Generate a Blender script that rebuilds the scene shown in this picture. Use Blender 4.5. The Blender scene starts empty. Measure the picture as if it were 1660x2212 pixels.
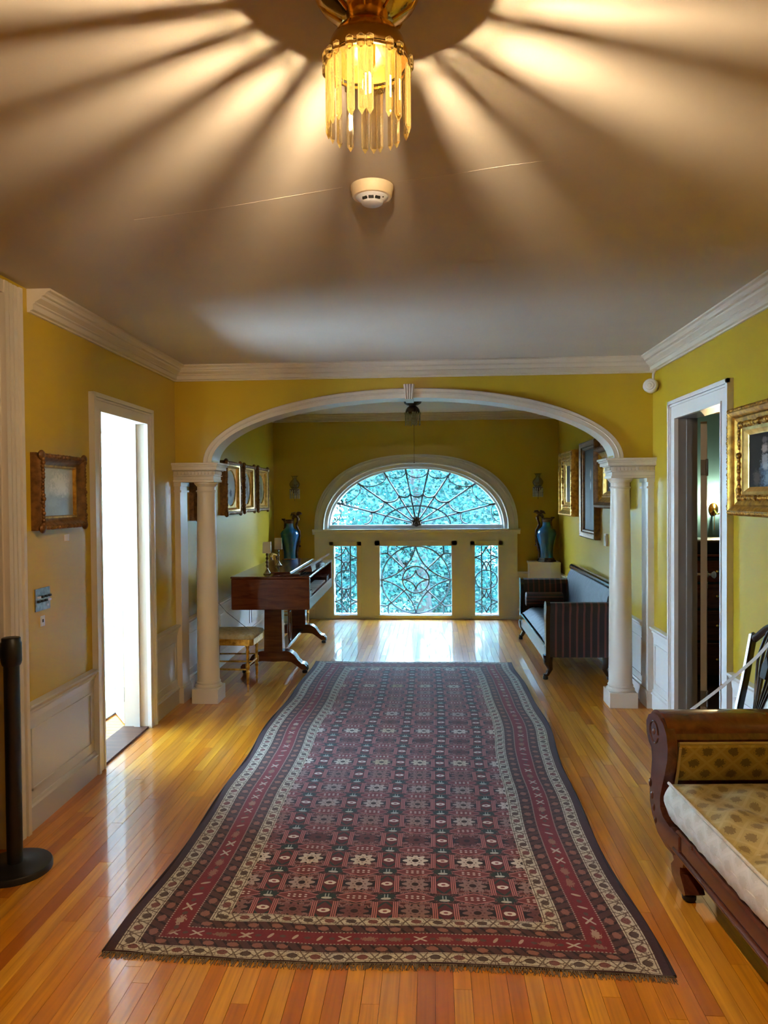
import bpy, bmesh, math, random
from mathutils import Vector, Matrix
random.seed(7)
sc = bpy.context.scene
COL = sc.collection
PI = math.pi

# ------------------------------------------------------------------ camera
YAW, PITCH, ROLL, FPX = 0.0658007, -0.0204249, -0.0080366, 1591.09
EYE = Vector((0.0, 0.0, 1.55))
_f = Vector((-math.sin(YAW) * math.cos(PITCH), math.cos(YAW) * math.cos(PITCH), math.sin(PITCH)))
_r = _f.cross(Vector((0, 0, 1))).normalized()
_u = _r.cross(_f)
_r2 = math.cos(ROLL) * _r + math.sin(ROLL) * _u
_u2 = -math.sin(ROLL) * _r + math.cos(ROLL) * _u
cam_data = bpy.data.cameras.new('camera')
cam = bpy.data.objects.new('camera', cam_data)
COL.objects.link(cam)
cam_data.sensor_fit = 'VERTICAL'
cam_data.sensor_height = 36.0
cam_data.lens = FPX / 2212.0 * 36.0
cam_data.clip_start = 0.05
cam.matrix_world = Matrix(((_r2.x, _u2.x, -_f.x, EYE.x), (_r2.y, _u2.y, -_f.y, EYE.y), (_r2.z, _u2.z, -_f.z, EYE.z), (0, 0, 0, 1)))
sc.camera = cam

# ------------------------------------------------------------------ sky, sun, exposure
SKY_STRENGTH = 58.0
SUN_STRENGTH = 26.0
world = bpy.data.worlds.new('sky')
sc.world = world
world.use_nodes = True
_n = world.node_tree.nodes
_l = world.node_tree.links
_n.clear()
_out = _n.new('ShaderNodeOutputWorld')
_bg = _n.new('ShaderNodeBackground')
_tc = _n.new('ShaderNodeTexCoord')
_sx = _n.new('ShaderNodeSeparateXYZ')
_rm = _n.new('ShaderNodeValToRGB')
_l.new(_tc.outputs['Generated'], _sx.inputs[0])
_l.new(_sx.outputs['Z'], _rm.inputs[0])
_rm.color_ramp.elements[0].position = 0.0
_rm.color_ramp.elements[0].color = (0.52, 0.79, 1.0, 1)
_rm.color_ramp.elements[1].position = 1.0
_rm.color_ramp.elements[1].color = (0.24, 0.53, 1.0, 1)
_l.new(_rm.outputs[0], _bg.inputs['Color'])
_bg.inputs['Strength'].default_value = SKY_STRENGTH
_l.new(_bg.outputs[0], _out.inputs[0])

sun_data = bpy.data.lights.new('sun', 'SUN')
sun_data.energy = SUN_STRENGTH
sun_data.color = (0.50, 0.85, 1.0)
sun_data.angle = math.radians(1.5)
sun = bpy.data.objects.new('sun', sun_data)
COL.objects.link(sun)
sun.rotation_euler = Vector((-0.40, 0.72, -0.62)).to_track_quat('-Z', 'Y').to_euler()

sc.view_settings.view_transform = 'Standard'
sc.view_settings.look = 'None'
sc.view_settings.gamma = 1.0
sc.view_settings.use_curve_mapping = False
sc.view_settings.exposure = 0.1
sc.cycles.sample_clamp_indirect = 8.0
sc.cycles.sample_clamp_direct = 0.0
sc.cycles.max_bounces = 8
sc.cycles.diffuse_bounces = 3
sc.cycles.glossy_bounces = 3
sc.cycles.transmission_bounces = 6
sc.cycles.transparent_max_bounces = 8
sc.cycles.use_light_tree = False
sc.cycles.adaptive_threshold = 0.2
sc.cycles.caustics_reflective = False
sc.cycles.caustics_refractive = False

# light of the lamps
BULB_STRENGTH = 21500.0
SCONCE_STRENGTH = 2600.0

# ------------------------------------------------------------------ mesh helpers
def lin(c):
    c = c / 255.0
    return c / 12.92 if c <= 0.04045 else ((c + 0.055) / 1.055) ** 2.4

def rgb(r, g, b):
    return (lin(r), lin(g), lin(b))

class MB:
    """collects shapes and links them as one mesh object"""
    def __init__(self):
        self.v = []
        self.f = []
    def add(self, vs, fs):
        o = len(self.v)
        self.v += [tuple(p) for p in vs]
        self.f += [tuple(i + o for i in f) for f in fs]
        return self
    def box(self, x0, x1, y0, y1, z0, z1):
        vs = [(x0, y0, z0), (x1, y0, z0), (x1, y1, z0), (x0, y1, z0), (x0, y0, z1), (x1, y0, z1), (x1, y1, z1), (x0, y1, z1)]
        return self.add(vs, [(3, 2, 1, 0), (4, 5, 6, 7), (0, 1, 5, 4), (1, 2, 6, 5), (2, 3, 7, 6), (3, 0, 4, 7)])
    def hexa(self, b, t):
        """b, t: four bottom and four top points"""
        return self.add(list(b) + list(t), [(3, 2, 1, 0), (4, 5, 6, 7), (0, 1, 5, 4), (1, 2, 6, 5), (2, 3, 7, 6), (3, 0, 4, 7)])
    def cbox(self, x0, x1, y0, y1, z0, z1, c=0.004):
        """box with chamfered edges"""
        bm = bmesh.new()
        m = MB().box(x0, x1, y0, y1, z0, z1)
        vs = [bm.verts.new(p) for p in m.v]
        for f in m.f:
            bm.faces.new([vs[i] for i in f])
        bmesh.ops.bevel(bm, geom=bm.edges[:], offset=c, segments=1, affect='EDGES', profile=0.5)
        bm.verts.index_update()
        self.add([v.co[:] for v in bm.verts], [[v.index for v in f.verts] for f in bm.faces])
        bm.free()
        return self
    def prism(self, poly, h0, h1, fn):
        """polygon of (a, b) extruded from h0 to h1; fn(a, b, h) gives the point"""
        n = len(poly)
        vs = [fn(a, b, h0) for a, b in poly] + [fn(a, b, h1) for a, b in poly]
        fs = [tuple(range(n))[::-1], tuple(range(n, 2 * n))]
        fs += [(i, (i + 1) % n, n + (i + 1) % n, n + i) for i in range(n)]
        return self.add(vs, fs)
    def strip(self, rows, closed_u=False, closed_v=False, caps=False):
        """rows of points joined into a skin"""
        nr, nc = len(rows), len(rows[0])
        vs = [p for r in rows for p in r]
        fs = []
        for i in range(nr if closed_v else nr - 1):
            for j in range(nc if closed_u else nc - 1):
                a = i * nc + j
                b = i * nc + (j + 1) % nc
                c = ((i + 1) % nr) * nc + (j + 1) % nc
                d = ((i + 1) % nr) * nc + j
                fs.append((a, b, c, d))
        if caps:
            fs.append(tuple(range(nc))[::-1])
            fs.append(tuple((nr - 1) * nc + j for j in range(nc)))
        return self.add(vs, fs)
    def lathe(self, prof, c=(0, 0, 0), seg=24, fn=None, a0=0.0, caps=True):
        """prof: (radius, height) from bottom to top around +Z"""
        rows = []
        for r, z in prof:
            r = max(r, 1e-4)
            row = []
            for k in range(seg):
                a = a0 + 2 * PI * k / seg
                p = (r * math.cos(a), r * math.sin(a), z)
                if fn:
                    p = fn(*p)
                row.append((p[0] + c[0], p[1] + c[1], p[2] + c[2]))
            rows.append(row)
        return self.strip(rows, closed_u=True, caps=caps)
    def tube(self, pts, r, seg=8, closed=False, caps=True, flat=1.0):
        pts = [Vector(p) for p in pts]
        n = len(pts)
        rs = r if isinstance(r, (list, tuple)) else [r] * n
        rows = []
        ref = None
        for i in range(n):
            if closed:
                t = pts[(i + 1) % n] - pts[i - 1]
            else:
                t = pts[min(i + 1, n - 1)] - pts[max(i - 1, 0)]
            t = t.normalized() if t.length > 1e-9 else Vector((0, 0, 1))
            if ref is None:
                ref = Vector((0, 0, 1)) if abs(t.z) < 0.9 else Vector((0, 1, 0))
                ref = (ref - t * ref.dot(t)).normalized()
            else:
                ref = ref - t * ref.dot(t)
                ref = ref.normalized() if ref.length > 1e-6 else Vector((1, 0, 0))
            b = t.cross(ref)
            rows.append([tuple(pts[i] + rs[i] * (math.cos(2 * PI * k / seg) * ref + flat * math.sin(2 * PI * k / seg) * b)) for k in range(seg)])
        return self.strip(rows, closed_u=True, closed_v=closed, caps=(caps and not closed))
    def sphere(self, c, r, seg=12, rings=8, s=(1, 1, 1)):
        prof = []
        for i in range(rings + 1):
            a = -PI / 2 + PI * i / rings
            prof.append((math.cos(a), math.sin(a)))
        return self.lathe(prof, c, seg, fn=lambda x, y, z: (x * r * s[0], y * r * s[1], z * r * s[2]))
    def mould(self, prof, u0, u1, fn, caps=True):
        """closed moulding profile of (d, z) run from u0 to u1; fn(u, d, z) gives the point"""
        rows = [[fn(u, d, z) for d, z in prof] for u in (u0, u1)]
        return self.strip(rows, closed_u=True, caps=caps)
    def xf(self, M):
        self.v = [tuple(M @ Vector(p)) for p in self.v]
        return self
    def build(self, name, mat, parent=None, smooth=False, angle=40, loc=None):
        me = bpy.data.meshes.new(name)
        bm = bmesh.new()
        vs = [bm.verts.new(p) for p in self.v]
        for f in self.f:
            try:
                bm.faces.new([vs[i] for i in f])
            except ValueError:
                pass
        bmesh.ops.recalc_face_normals(bm, faces=bm.faces[:])
        bm.to_mesh(me)
        bm.free()
        if smooth:
            me.shade_smooth()
            me.set_sharp_from_angle(angle=math.radians(angle))
        if mat is not None:
            me.materials.append(mat)
        o = bpy.data.objects.new(name, me)
        COL.objects.link(o)
        if parent is not None:
            o.parent = parent
        if loc is not None:
            o.location = loc
        return o

def tag(o, label=None, cat=None, group=None, kind=None):
    if label:
        o['label'] = label
    if cat:
        o['category'] = cat
    if group:
        o['group'] = group
    if kind:
        o['kind'] = kind
    return o

def thing(name, label, cat, loc=(0, 0, 0), rz=0.0, group=None):
    o = bpy.data.objects.new(name, None)
    COL.objects.link(o)
    o.location = loc
    o.rotation_euler = (0, 0, rz)
    o.empty_display_size = 0.1
    return tag(o, label, cat, group)

def struct(name, mb, mat, smooth=False, angle=40, label=None):
    return tag(mb.build(name, mat, None, smooth, angle), label, None, None, 'structure')

def dup(o, parent=None):
    c = o.copy()
    COL.objects.link(c)
    if parent is not None:
        c.parent = parent
    for ch in [x for x in bpy.data.objects if x.parent is o]:
        dup(ch, c)
    return c

def arc(cx, cz, r, a0, a1, n=16, rz=None):
    """points (x, z) on an ellipse, degrees"""
    rz = r if rz is None else rz
    return [(cx + r * math.cos(math.radians(a0 + (a1 - a0) * i / n)), cz + rz * math.sin(math.radians(a0 + (a1 - a0) * i / n))) for i in range(n + 1)]

def bez(p0, p1, p2, p3, n=12):
    out = []
    for i in range(n + 1):
        t = i / n
        s = 1 - t
        out.append(tuple(s ** 3 * a + 3 * s * s * t * b + 3 * s * t * t * c + t ** 3 * d for a, b, c, d in zip(p0, p1, p2, p3)))
    return out

def spline(pts, n=6):
    """Catmull-Rom through pts"""
    out = []
    P = [pts[0]] + list(pts) + [pts[-1]]
    for i in range(1, len(P) - 2):
        for k in range(n):
            t = k / n
            out.append(tuple(0.5 * (2 * b + (c - a) * t + (2 * a - 5 * b + 4 * c - d) * t * t + (3 * b - a - 3 * c + d) * t ** 3)
                             for a, b, c, d in zip(P[i - 1], P[i], P[i + 1], P[i + 2])))
    out.append(tuple(pts[-1]))
    return out

# ------------------------------------------------------------------ node expressions
class X:
    """a scalar socket with arithmetic"""
    def __init__(self, nt, s):
        self.nt, self.s = nt, s
    def _op(self, op, *others, flip=False):
        n = self.nt.nodes.new('ShaderNodeMath')
        n.operation = op
        args = [self] + list(others)
        if flip:
            args = args[::-1]
        for i, a in enumerate(args):
            if isinstance(a, X):
                self.nt.links.new(a.s, n.inputs[i])
            else:
                n.inputs[i].default_value = float(a)
        return X(self.nt, n.outputs[0])
    def __add__(self, o): return self._op('ADD', o)
    __radd__ = __add__
    def __sub__(self, o): return self._op('SUBTRACT', o)
    def __rsub__(self, o): return self._op('SUBTRACT', o, flip=True)
    def __mul__(self, o): return self._op('MULTIPLY', o)
    __rmul__ = __mul__
    def __truediv__(self, o): return self._op('DIVIDE', o)
    def abs(self): return self._op('ABSOLUTE')
    def sin(self): return self._op('SINE')
    def cos(self): return self._op('COSINE')
    def sqrt(self): return self._op('SQRT')
    def fract(self): return self._op('FRACT')
    def floor(self): return self._op('FLOOR')
    def min(self, o): return self._op('MINIMUM', o)
    def max(self, o): return self._op('MAXIMUM', o)
    def lt(self, o): return self._op('LESS_THAN', o)
    def gt(self, o): return self._op('GREATER_THAN', o)
    def ping(self, o): return self._op('PINGPONG', o)
    def atan2(self, o): return self._op('ARCTAN2', o)
    def within(self, a, b): return self.gt(a) * self.lt(b)
    def clamp(self):
        r = self._op('ADD', 0.0)
        r.s.node.use_clamp = True
        return r

class Mat:
    """builds a node material"""
    def __init__(self, name):
        self.m = bpy.data.materials.new(name)
        self.m.use_nodes = True
        self.nt = self.m.node_tree
        self.n = self.nt.nodes
        self.l = self.nt.links
        self.b = self.n['Principled BSDF']
        self.out = self.n['Material Output']
        self._obj = None
    def set(self, **k):
        names = dict(color='Base Color', rough='Roughness', metal='Metallic', ior='IOR', trans='Transmission Weight', spec='Specular IOR Level',
                     coat='Coat Weight', coat_rough='Coat Roughness', emit='Emission Strength', ecol='Emission Color', sheen='Sheen Weight', alpha='Alpha', sub='Subsurface Weight')
        for a, v in k.items():
            s = self.b.inputs[names[a]]
            if isinstance(v, X):
                self.l.new(v.s, s)
            elif isinstance(v, bpy.types.NodeSocket):
                self.l.new(v, s)
            elif isinstance(v, (tuple, list)):
                s.default_value = tuple(v) + ((1,) if len(v) == 3 else ())
            else:
                s.default_value = v
        return self
    def coord(self, kind='Object'):
        tc = self.n.new('ShaderNodeTexCoord')
        return tc.outputs[kind]
    def xyz(self, kind='Object'):
        s = self.n.new('ShaderNodeSeparateXYZ')
        self.l.new(self.coord(kind), s.inputs[0])
        return [X(self.nt, s.outputs[i]) for i in range(3)]
    def vec(self, x, y, z):
        c = self.n.new('ShaderNodeCombineXYZ')
        for i, a in enumerate((x, y, z)):
            if isinstance(a, X):
                self.l.new(a.s, c.inputs[i])
            else:
                c.inputs[i].default_value = a
        return c.outputs[0]
    def noise(self, scale=5.0, detail=3.0, vec=None, rough=0.5, color=False, dist=0.0):
        t = self.n.new('ShaderNodeTexNoise')
        t.inputs['Scale'].default_value = scale
        t.inputs['Detail'].default_value = detail
        t.inputs['Roughness'].default_value = rough
        t.inputs['Distortion'].default_value = dist
        self.l.new(vec if vec is not None else self.coord(), t.inputs['Vector'])
        return t.outputs['Color'] if color else X(self.nt, t.outputs[0])
    def voronoi(self, scale=5.0, vec=None, feature='F1', out='Distance'):
        t = self.n.new('ShaderNodeTexVoronoi')
        t.feature = feature
        t.inputs['Scale'].default_value = scale
        self.l.new(vec if vec is not None else self.coord(), t.inputs['Vector'])
        return X(self.nt, t.outputs[out])
    def mapping(self, scale=(1, 1, 1), rot=(0, 0, 0), kind='Object', loc=(0, 0, 0)):
        m = self.n.new('ShaderNodeMapping')
        m.inputs['Scale'].default_value = scale
        m.inputs['Rotation'].default_value = rot
        m.inputs['Location'].default_value = loc
        self.l.new(self.coord(kind), m.inputs[0])
        return m.outputs[0]
    def mix(self, fac, a, b, blend='MIX'):
        n = self.n.new('ShaderNodeMix')
        n.data_type = 'RGBA'
        n.blend_type = blend
        n.clamp_factor = True
        for s, v in ((n.inputs[0], fac), (n.inputs[6], a), (n.inputs[7], b)):
            if isinstance(v, X):
                self.l.new(v.s, s)
            elif isinstance(v, bpy.types.NodeSocket):
                self.l.new(v, s)
            elif isinstance(v, (tuple, list)):
                s.default_value = tuple(v) + ((1,) if len(v) == 3 else ())
            else:
                s.default_value = v
        return n.outputs[2]
    def ramp(self, fac, stops, interp='LINEAR'):
        r = self.n.new('ShaderNodeValToRGB')
        r.color_ramp.interpolation = interp
        while len(r.color_ramp.elements) < len(stops):
            r.color_ramp.elements.new(0.5)
        for e, (p, c) in zip(r.color_ramp.elements, stops):
            e.position = p
            e.color = tuple(c) + ((1,) if len(c) == 3 else ())
        self.l.new(fac.s if isinstance(fac, X) else fac, r.inputs[0])
        return r.outputs[0]
    def bump(self, h, strength=0.3, dist=0.01):
        b = self.n.new('ShaderNodeBump')
        b.inputs['Strength'].default_value = strength
        b.inputs['Distance'].default_value = dist
        self.l.new(h.s if isinstance(h, X) else h, b.inputs['Height'])
        self.l.new(b.outputs[0], self.b.inputs['Normal'])
        return self
    def obj_random(self):
        o = self.n.new('ShaderNodeObjectInfo')
        return X(self.nt, o.outputs['Random'])
    def island_random(self):
        o = self.n.new('ShaderNodeNewGeometry')
        return X(self.nt, o.outputs['Random Per Island'])

def plain(name, color, rough=0.5, metal=0.0, var=0.12, scale=8.0, bump=0.0, bscale=40.0, **k):
    """colour with a little noise in it"""
    m = Mat(name)
    n = m.noise(scale, 1)
    dark = tuple(c * (1 - var) for c in color)
    lite = tuple(min(1, c * (1 + var)) for c in color)
    m.set(color=m.ramp(n, [(0.3, dark), (0.7, lite)]), rough=rough, metal=metal, **k)
    if bump:
        m.bump(m.noise(bscale, 3), bump, 0.005)
    return m.m
# ------------------------------------------------------------------ materials
M = {}
def _paint(name, color, rough, bump=0.05, spec=0.5, var=0.05):
    m = Mat(name)
    n = m.noise(3.0, 1)
    m.set(color=m.ramp(n, [(0.3, tuple(c * (1 - var) for c in color)), (0.7, color)]), rough=rough, spec=spec)
    return m.m
M['wall'] = _paint('mustard_wall_paint', (0.53, 0.352, 0.020), 0.32)
M['trim'] = _paint('cream_trim_paint', (0.67, 0.60, 0.51), 0.34)
M['white'] = _paint('white_gloss_paint', (0.82, 0.80, 0.77), 0.30)
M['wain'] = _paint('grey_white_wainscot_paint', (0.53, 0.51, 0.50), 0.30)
M['ceil'] = _paint('off_white_ceiling_paint', (0.56, 0.505, 0.45), 0.7, 0.08)
M['dusk'] = _paint('shaded_trim_paint', (0.24, 0.215, 0.185), 0.4)  # paint darkened to stand for shade in the right doorway and room
M['winpaint'] = _paint('cool_white_window_paint', (0.72, 0.73, 0.70), 0.30)
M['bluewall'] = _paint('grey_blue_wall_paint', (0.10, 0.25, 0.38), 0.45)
M['shadewall'] = _paint('shaded_wall_paint', (0.30, 0.22, 0.12), 0.5)  # wall colour darkened to stand for the dim side passage

def _planks():
    m = Mat('honey_strip_floor')
    x, y, z = m.xyz()
    r = (m.obj_random() * 7.13 + m.island_random() * 3.71).fract()
    v = m.vec(x * 26.0 + r * 40.0, y * 1.3 + r * 17.0, r * 9.0)
    g = m.noise(1.0, 3, v, 0.6)
    v2 = m.vec(x * 90.0, y * 3.0 + r * 31.0, r * 5.0)
    g2 = m.noise(1.0, 1, v2, 0.5)
    tone = m.ramp(r, [(0.0, rgb(192, 106, 14)), (0.3, rgb(214, 130, 18)), (0.62, rgb(230, 150, 28)), (0.86, rgb(240, 172, 52)), (1.0, rgb(176, 90, 12))])
    c = m.mix((g - 0.35) * 1.5, tone, rgb(156, 84, 14), 'MIX')
    c = m.mix((g2 - 0.5) * 1.2, c, rgb(132, 66, 12))
    m.set(color=c, rough=0.36, spec=0.5, coat=0.9, coat_rough=0.07)
    return m.m
M['plank'] = _planks()

def _wood(name, a, b, scale=(3, 30, 30), rough=0.25, coat=0.4):
    m = Mat(name)
    g = m.noise(1.0, 5, m.mapping(scale), 0.6, dist=0.6)
    m.set(color=m.ramp(g, [(0.3, a), (0.7, b)]), rough=rough, coat=coat, coat_rough=0.12)
    return m.m
M['mahog'] = _wood('dark_mahogany', (0.060, 0.012, 0.006), (0.13, 0.032, 0.012))
M['mahog2'] = _wood('figured_mahogany_veneer', (0.085, 0.014, 0.006), (0.19, 0.042, 0.013), (4, 12, 22))
M['mahog3'] = _wood('red_brown_mahogany', (0.070, 0.018, 0.010), (0.16, 0.048, 0.024), (6, 20, 20), 0.2, 0.6)
M['blackwood'] = _wood('near_black_wood', (0.010, 0.006, 0.004), (0.035, 0.016, 0.010), (4, 20, 20), 0.2, 0.5)
M['thresh'] = _wood('worn_brown_threshold', (0.05, 0.018, 0.008), (0.11, 0.04, 0.018), (3, 30, 30), 0.5, 0.0)

def _gilt(name, c, dark, rough, scale=60.0, metal=0.85):
    m = Mat(name)
    n = m.noise(scale, 4)
    m.set(color=m.ramp(n, [(0.35, dark), (0.62, c)]), rough=rough, metal=metal)
    m.bump(n, 0.5, 0.004)
    return m.m
M['gilt'] = _gilt('gilt_gesso', (0.66, 0.36, 0.055), (0.34, 0.16, 0.022), 0.36, 30, 0.7)
M['gilt_carved'] = _gilt('carved_gilt_ornament', (0.62, 0.32, 0.05), (0.16, 0.07, 0.012), 0.40, 60, 0.65)
M['gilt_dark'] = _gilt('tarnished_gilt', (0.23, 0.105, 0.028), (0.11, 0.048, 0.014), 0.42, 30, 0.45)
M['gilt_pale'] = _gilt('pale_gold_leaf', (0.84, 0.55, 0.17), (0.58, 0.34, 0.08), 0.30, 20, 0.7)
M['brass'] = _gilt('polished_brass', (0.82, 0.55, 0.16), (0.60, 0.36, 0.08), 0.13, 14, 1.0)
M['bronze'] = _gilt('dark_bronze', (0.12, 0.07, 0.035), (0.03, 0.016, 0.010), 0.35, 30, 0.7)
M['nickel'] = _gilt('brushed_nickel', (0.45, 0.46, 0.46), (0.28, 0.29, 0.29), 0.30, 50, 1.0)
M['silver'] = _gilt('silvered_metal', (0.62, 0.58, 0.50), (0.30, 0.26, 0.20), 0.22, 40, 0.9)

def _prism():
    m = Mat('amber_glow_crystal')
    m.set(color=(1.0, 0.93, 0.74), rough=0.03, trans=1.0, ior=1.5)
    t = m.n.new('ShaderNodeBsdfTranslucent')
    t.inputs['Color'].default_value = (0.98, 0.72, 0.27, 1)  # amber translucence stands in for bulb light refracted through the prisms
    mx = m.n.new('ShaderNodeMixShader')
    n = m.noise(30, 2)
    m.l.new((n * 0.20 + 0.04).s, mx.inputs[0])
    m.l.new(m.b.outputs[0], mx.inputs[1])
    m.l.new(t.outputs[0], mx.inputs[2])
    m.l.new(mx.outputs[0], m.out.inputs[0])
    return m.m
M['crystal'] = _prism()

def _thin_glass(name, tint=(1, 1, 1), gloss=0.08, rough=0.02):
    m = Mat(name)
    t = m.n.new('ShaderNodeBsdfTransparent')
    n = m.noise(4, 2)
    m.l.new(m.mix(n, tint, tuple(c * 0.96 for c in tint)), t.inputs['Color'])
    g = m.n.new('ShaderNodeBsdfGlossy')
    g.inputs['Roughness'].default_value = rough
    mx = m.n.new('ShaderNodeMixShader')
    mx.inputs[0].default_value = gloss
    m.l.new(t.outputs[0], mx.inputs[1])
    m.l.new(g.outputs[0], mx.inputs[2])
    m.l.new(mx.outputs[0], m.out.inputs[0])
    m.n.remove(m.b)
    return m.m
M['pane'] = _thin_glass('window_pane_glass')
M['picglass'] = _thin_glass('picture_glass', (0.95, 0.97, 1.0), 0.16, 0.05)
M['shadeglass'] = _thin_glass('clear_lamp_glass', (0.55, 0.56, 0.42), 0.16, 0.08)

def _emit(name, color, strength):
    m = Mat(name)
    m.set(color=(1, 1, 1), ecol=color, emit=strength)
    return m.m
M['bulb'] = _emit('glowing_bulb', (1.0, 0.74, 0.44), BULB_STRENGTH)
M['bulb2'] = _emit('glowing_sconce_bulb', (1.0, 0.72, 0.34), SCONCE_STRENGTH)

M['black'] = plain('black_powder_coat', (0.008, 0.008, 0.010), 0.38, var=0.2)
M['belt'] = plain('black_webbing', (0.012, 0.012, 0.013), 0.8, var=0.2)
M['plastic'] = plain('aged_white_plastic', (0.72, 0.60, 0.42), 0.4, var=0.04)
M['plastic_w'] = plain('white_plastic', (0.62, 0.66, 0.78), 0.4, var=0.04)
M['slot'] = plain('dark_slot', (0.01, 0.01, 0.01), 0.6)
M['bar'] = plain('grey_glazing_bar', (0.16, 0.19, 0.20), 0.4)
M['glaze'] = plain('turquoise_glaze', (0.004, 0.100, 0.230), 0.14, var=0.2, scale=6, coat=0.6)
M['shade'] = plain('cream_lamp_shade', (0.78, 0.80, 0.74), 0.7, var=0.04)
M['paper'] = plain('white_paper', (0.80, 0.80, 0.78), 0.7)
M['tape'] = plain('grey_white_tape', (0.62, 0.56, 0.52), 0.6)
M['ivory'] = plain('ivory_keys', (0.72, 0.70, 0.62), 0.25)
M['cord'] = plain('grey_cord', (0.10, 0.10, 0.11), 0.6)
M['caster'] = plain('dark_caster_metal', (0.018, 0.014, 0.012), 0.35, 0.6)
M['leather'] = plain('black_leather', (0.010, 0.008, 0.010), 0.28, var=0.3, bump=0.2)
M['porcelain'] = plain('white_porcelain', (0.75, 0.78, 0.80), 0.12)
M['bark'] = plain('tree_bark', (0.014, 0.015, 0.014), 0.9, var=0.4, scale=20, bump=0.6)
M['lawn'] = plain('dark_lawn', (0.008, 0.030, 0.018), 0.9, var=0.5, scale=3)  # very dark green base colour
M['sun_block_roof'] = plain('grey_roofing', (0.12, 0.12, 0.12), 0.9)

def _leaf():
    m = Mat('leaves')
    r = m.island_random()
    n = m.noise(0.5, 2)
    c = m.ramp((r * 0.7 + n * 0.3), [(0.0, (0.002, 0.018, 0.015)), (0.40, (0.006, 0.053, 0.045)), (0.75, (0.014, 0.104, 0.090)), (1.0, (0.05, 0.19, 0.17))])
    m.set(color=c, rough=0.5)
    t = m.n.new('ShaderNodeBsdfTranslucent')
    m.l.new(c, t.inputs['Color'])
    mx = m.n.new('ShaderNodeMixShader')
    mx.inputs[0].default_value = 0.45
    m.l.new(m.b.outputs[0], mx.inputs[1])
    m.l.new(t.outputs[0], mx.inputs[2])
    m.l.new(mx.outputs[0], m.out.inputs[0])
    return m.m
M['leaf'] = _leaf()

def _stripes():
    """dark satin with thin rust stripes, its sheen painted slate blue on seat and back, run along the object's local Z wherever it stands; local X or Y counts the stripes"""
    out = []
    for name, ax in (('striped_satin', 0), ('sheen_satin_seat', 1), ('sheen_satin_back', 1)):
        m = Mat(name)
        p = m.xyz()[ax]
        per = 0.058 if name == 'striped_satin' else 0.03
        s = (p / per).fract()
        line = s.within(0.08, 0.17).max(s.within(0.24, 0.33))
        fill = s.within(0.17, 0.24)
        n = m.noise(120, 2)
        base = m.mix(n, (0.010, 0.006, 0.006), (0.020, 0.012, 0.011))
        if name == 'striped_satin':
            c = m.mix(line * 0.9, m.mix(fill, base, (0.045, 0.013, 0.012)), (0.17, 0.042, 0.035))
            m.set(color=c, rough=0.55, sheen=0.05)
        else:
            base = m.mix(n, (0.026, 0.028, 0.036), (0.045, 0.050, 0.062))  # slate blue of the satin's sheen is put into the base colour
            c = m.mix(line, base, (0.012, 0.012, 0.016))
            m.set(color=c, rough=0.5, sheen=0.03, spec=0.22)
            w = m.noise(1.0, 3, m.mapping((4, 22, 4)))
            m.bump(w, 0.35, 0.02)
        out.append(m.m)
    return out
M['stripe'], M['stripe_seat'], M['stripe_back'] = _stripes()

def _damask(name, base, dark, edge, plane=(0, 2), rough=0.55):
    m = Mat(name)
    p = m.xyz()
    u, v = p[plane[0]], p[plane[1]]
    P, Q = 0.104, 0.096
    def cell(du, dv):
        a = ((u / P + du).fract() - 0.5) * P
        b = ((v / Q + dv).fract() - 0.5) * Q
        return a, b
    a1, b1 = cell(0, 0)
    a2, b2 = cell(0.5, 0.5)
    n = m.noise(170, 2)
    n2 = m.noise(260, 2)
    def spot(a, b):
        q = (a / 0.024)
        w = (b / 0.021)
        r = (q * q + w * w).sqrt()
        return (r + (n - 0.5) * 1.5).lt(0.85)
    dk = spot(a1, b1).max(spot(a2, b2))
    def ring(a, b):
        r = ((a / 0.052).abs() + (b / 0.048).abs())
        return r.within(0.86, 1.02)
    rg = ring(a1, b1).max(ring(a2, b2))
    c = m.mix(n2 * 0.5, base, tuple(x * 0.75 for x in base))
    c = m.mix(rg * 0.45, c, edge)
    c = m.mix(dk * 0.85, c, dark)
    m.set(color=c, rough=rough, sheen=0.15)
    m.bump(n2, 0.15, 0.002)
    return m.m
M['damask'] = _damask('gold_damask_panel', (0.42, 0.29, 0.045), (0.12, 0.075, 0.015), (0.52, 0.40, 0.10), (1, 2))
M['damask_seat'] = _damask('gold_damask_cushion_top', (0.46, 0.36, 0.15), (0.20, 0.14, 0.05), (0.56, 0.47, 0.24), (0, 1))
M['damask_side'] = _damask('daylit_damask_cushion_side', (0.66, 0.62, 0.53), (0.53, 0.49, 0.40), (0.70, 0.66, 0.58), (0, 2))  # damask whitened to stand for daylight on the cushion front
M['piping'] = plain('cream_piping', (0.50, 0.38, 0.14), 0.6)

def _needle():
    m = Mat('needlework_seat')
    n = m.noise(26, 4)
    n2 = m.voronoi(40)
    c = m.ramp(n, [(0.3, (0.16, 0.15, 0.11)), (0.5, (0.42, 0.33, 0.17)), (0.7, (0.30, 0.34, 0.36))])
    m.set(color=m.mix(n2, c, (0.50, 0.47, 0.36)), rough=0.8)
    return m.m
M['needle'] = _needle()

def _wallpaper():
    m = Mat('grey_sprig_wallpaper')
    n = m.noise(26, 4, m.mapping((1, 1, 0.55)))
    m.set(color=m.ramp(n, [(0.44, (0.78, 0.78, 0.76)), (0.56, (0.42, 0.43, 0.43))], 'EASE'), rough=0.7)
    return m.m
M['paperwall'] = _wallpaper()
M['sisal'] = plain('beige_sisal', (0.36, 0.28, 0.14), 0.9, var=0.35, scale=160, bump=0.4, bscale=200)

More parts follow.
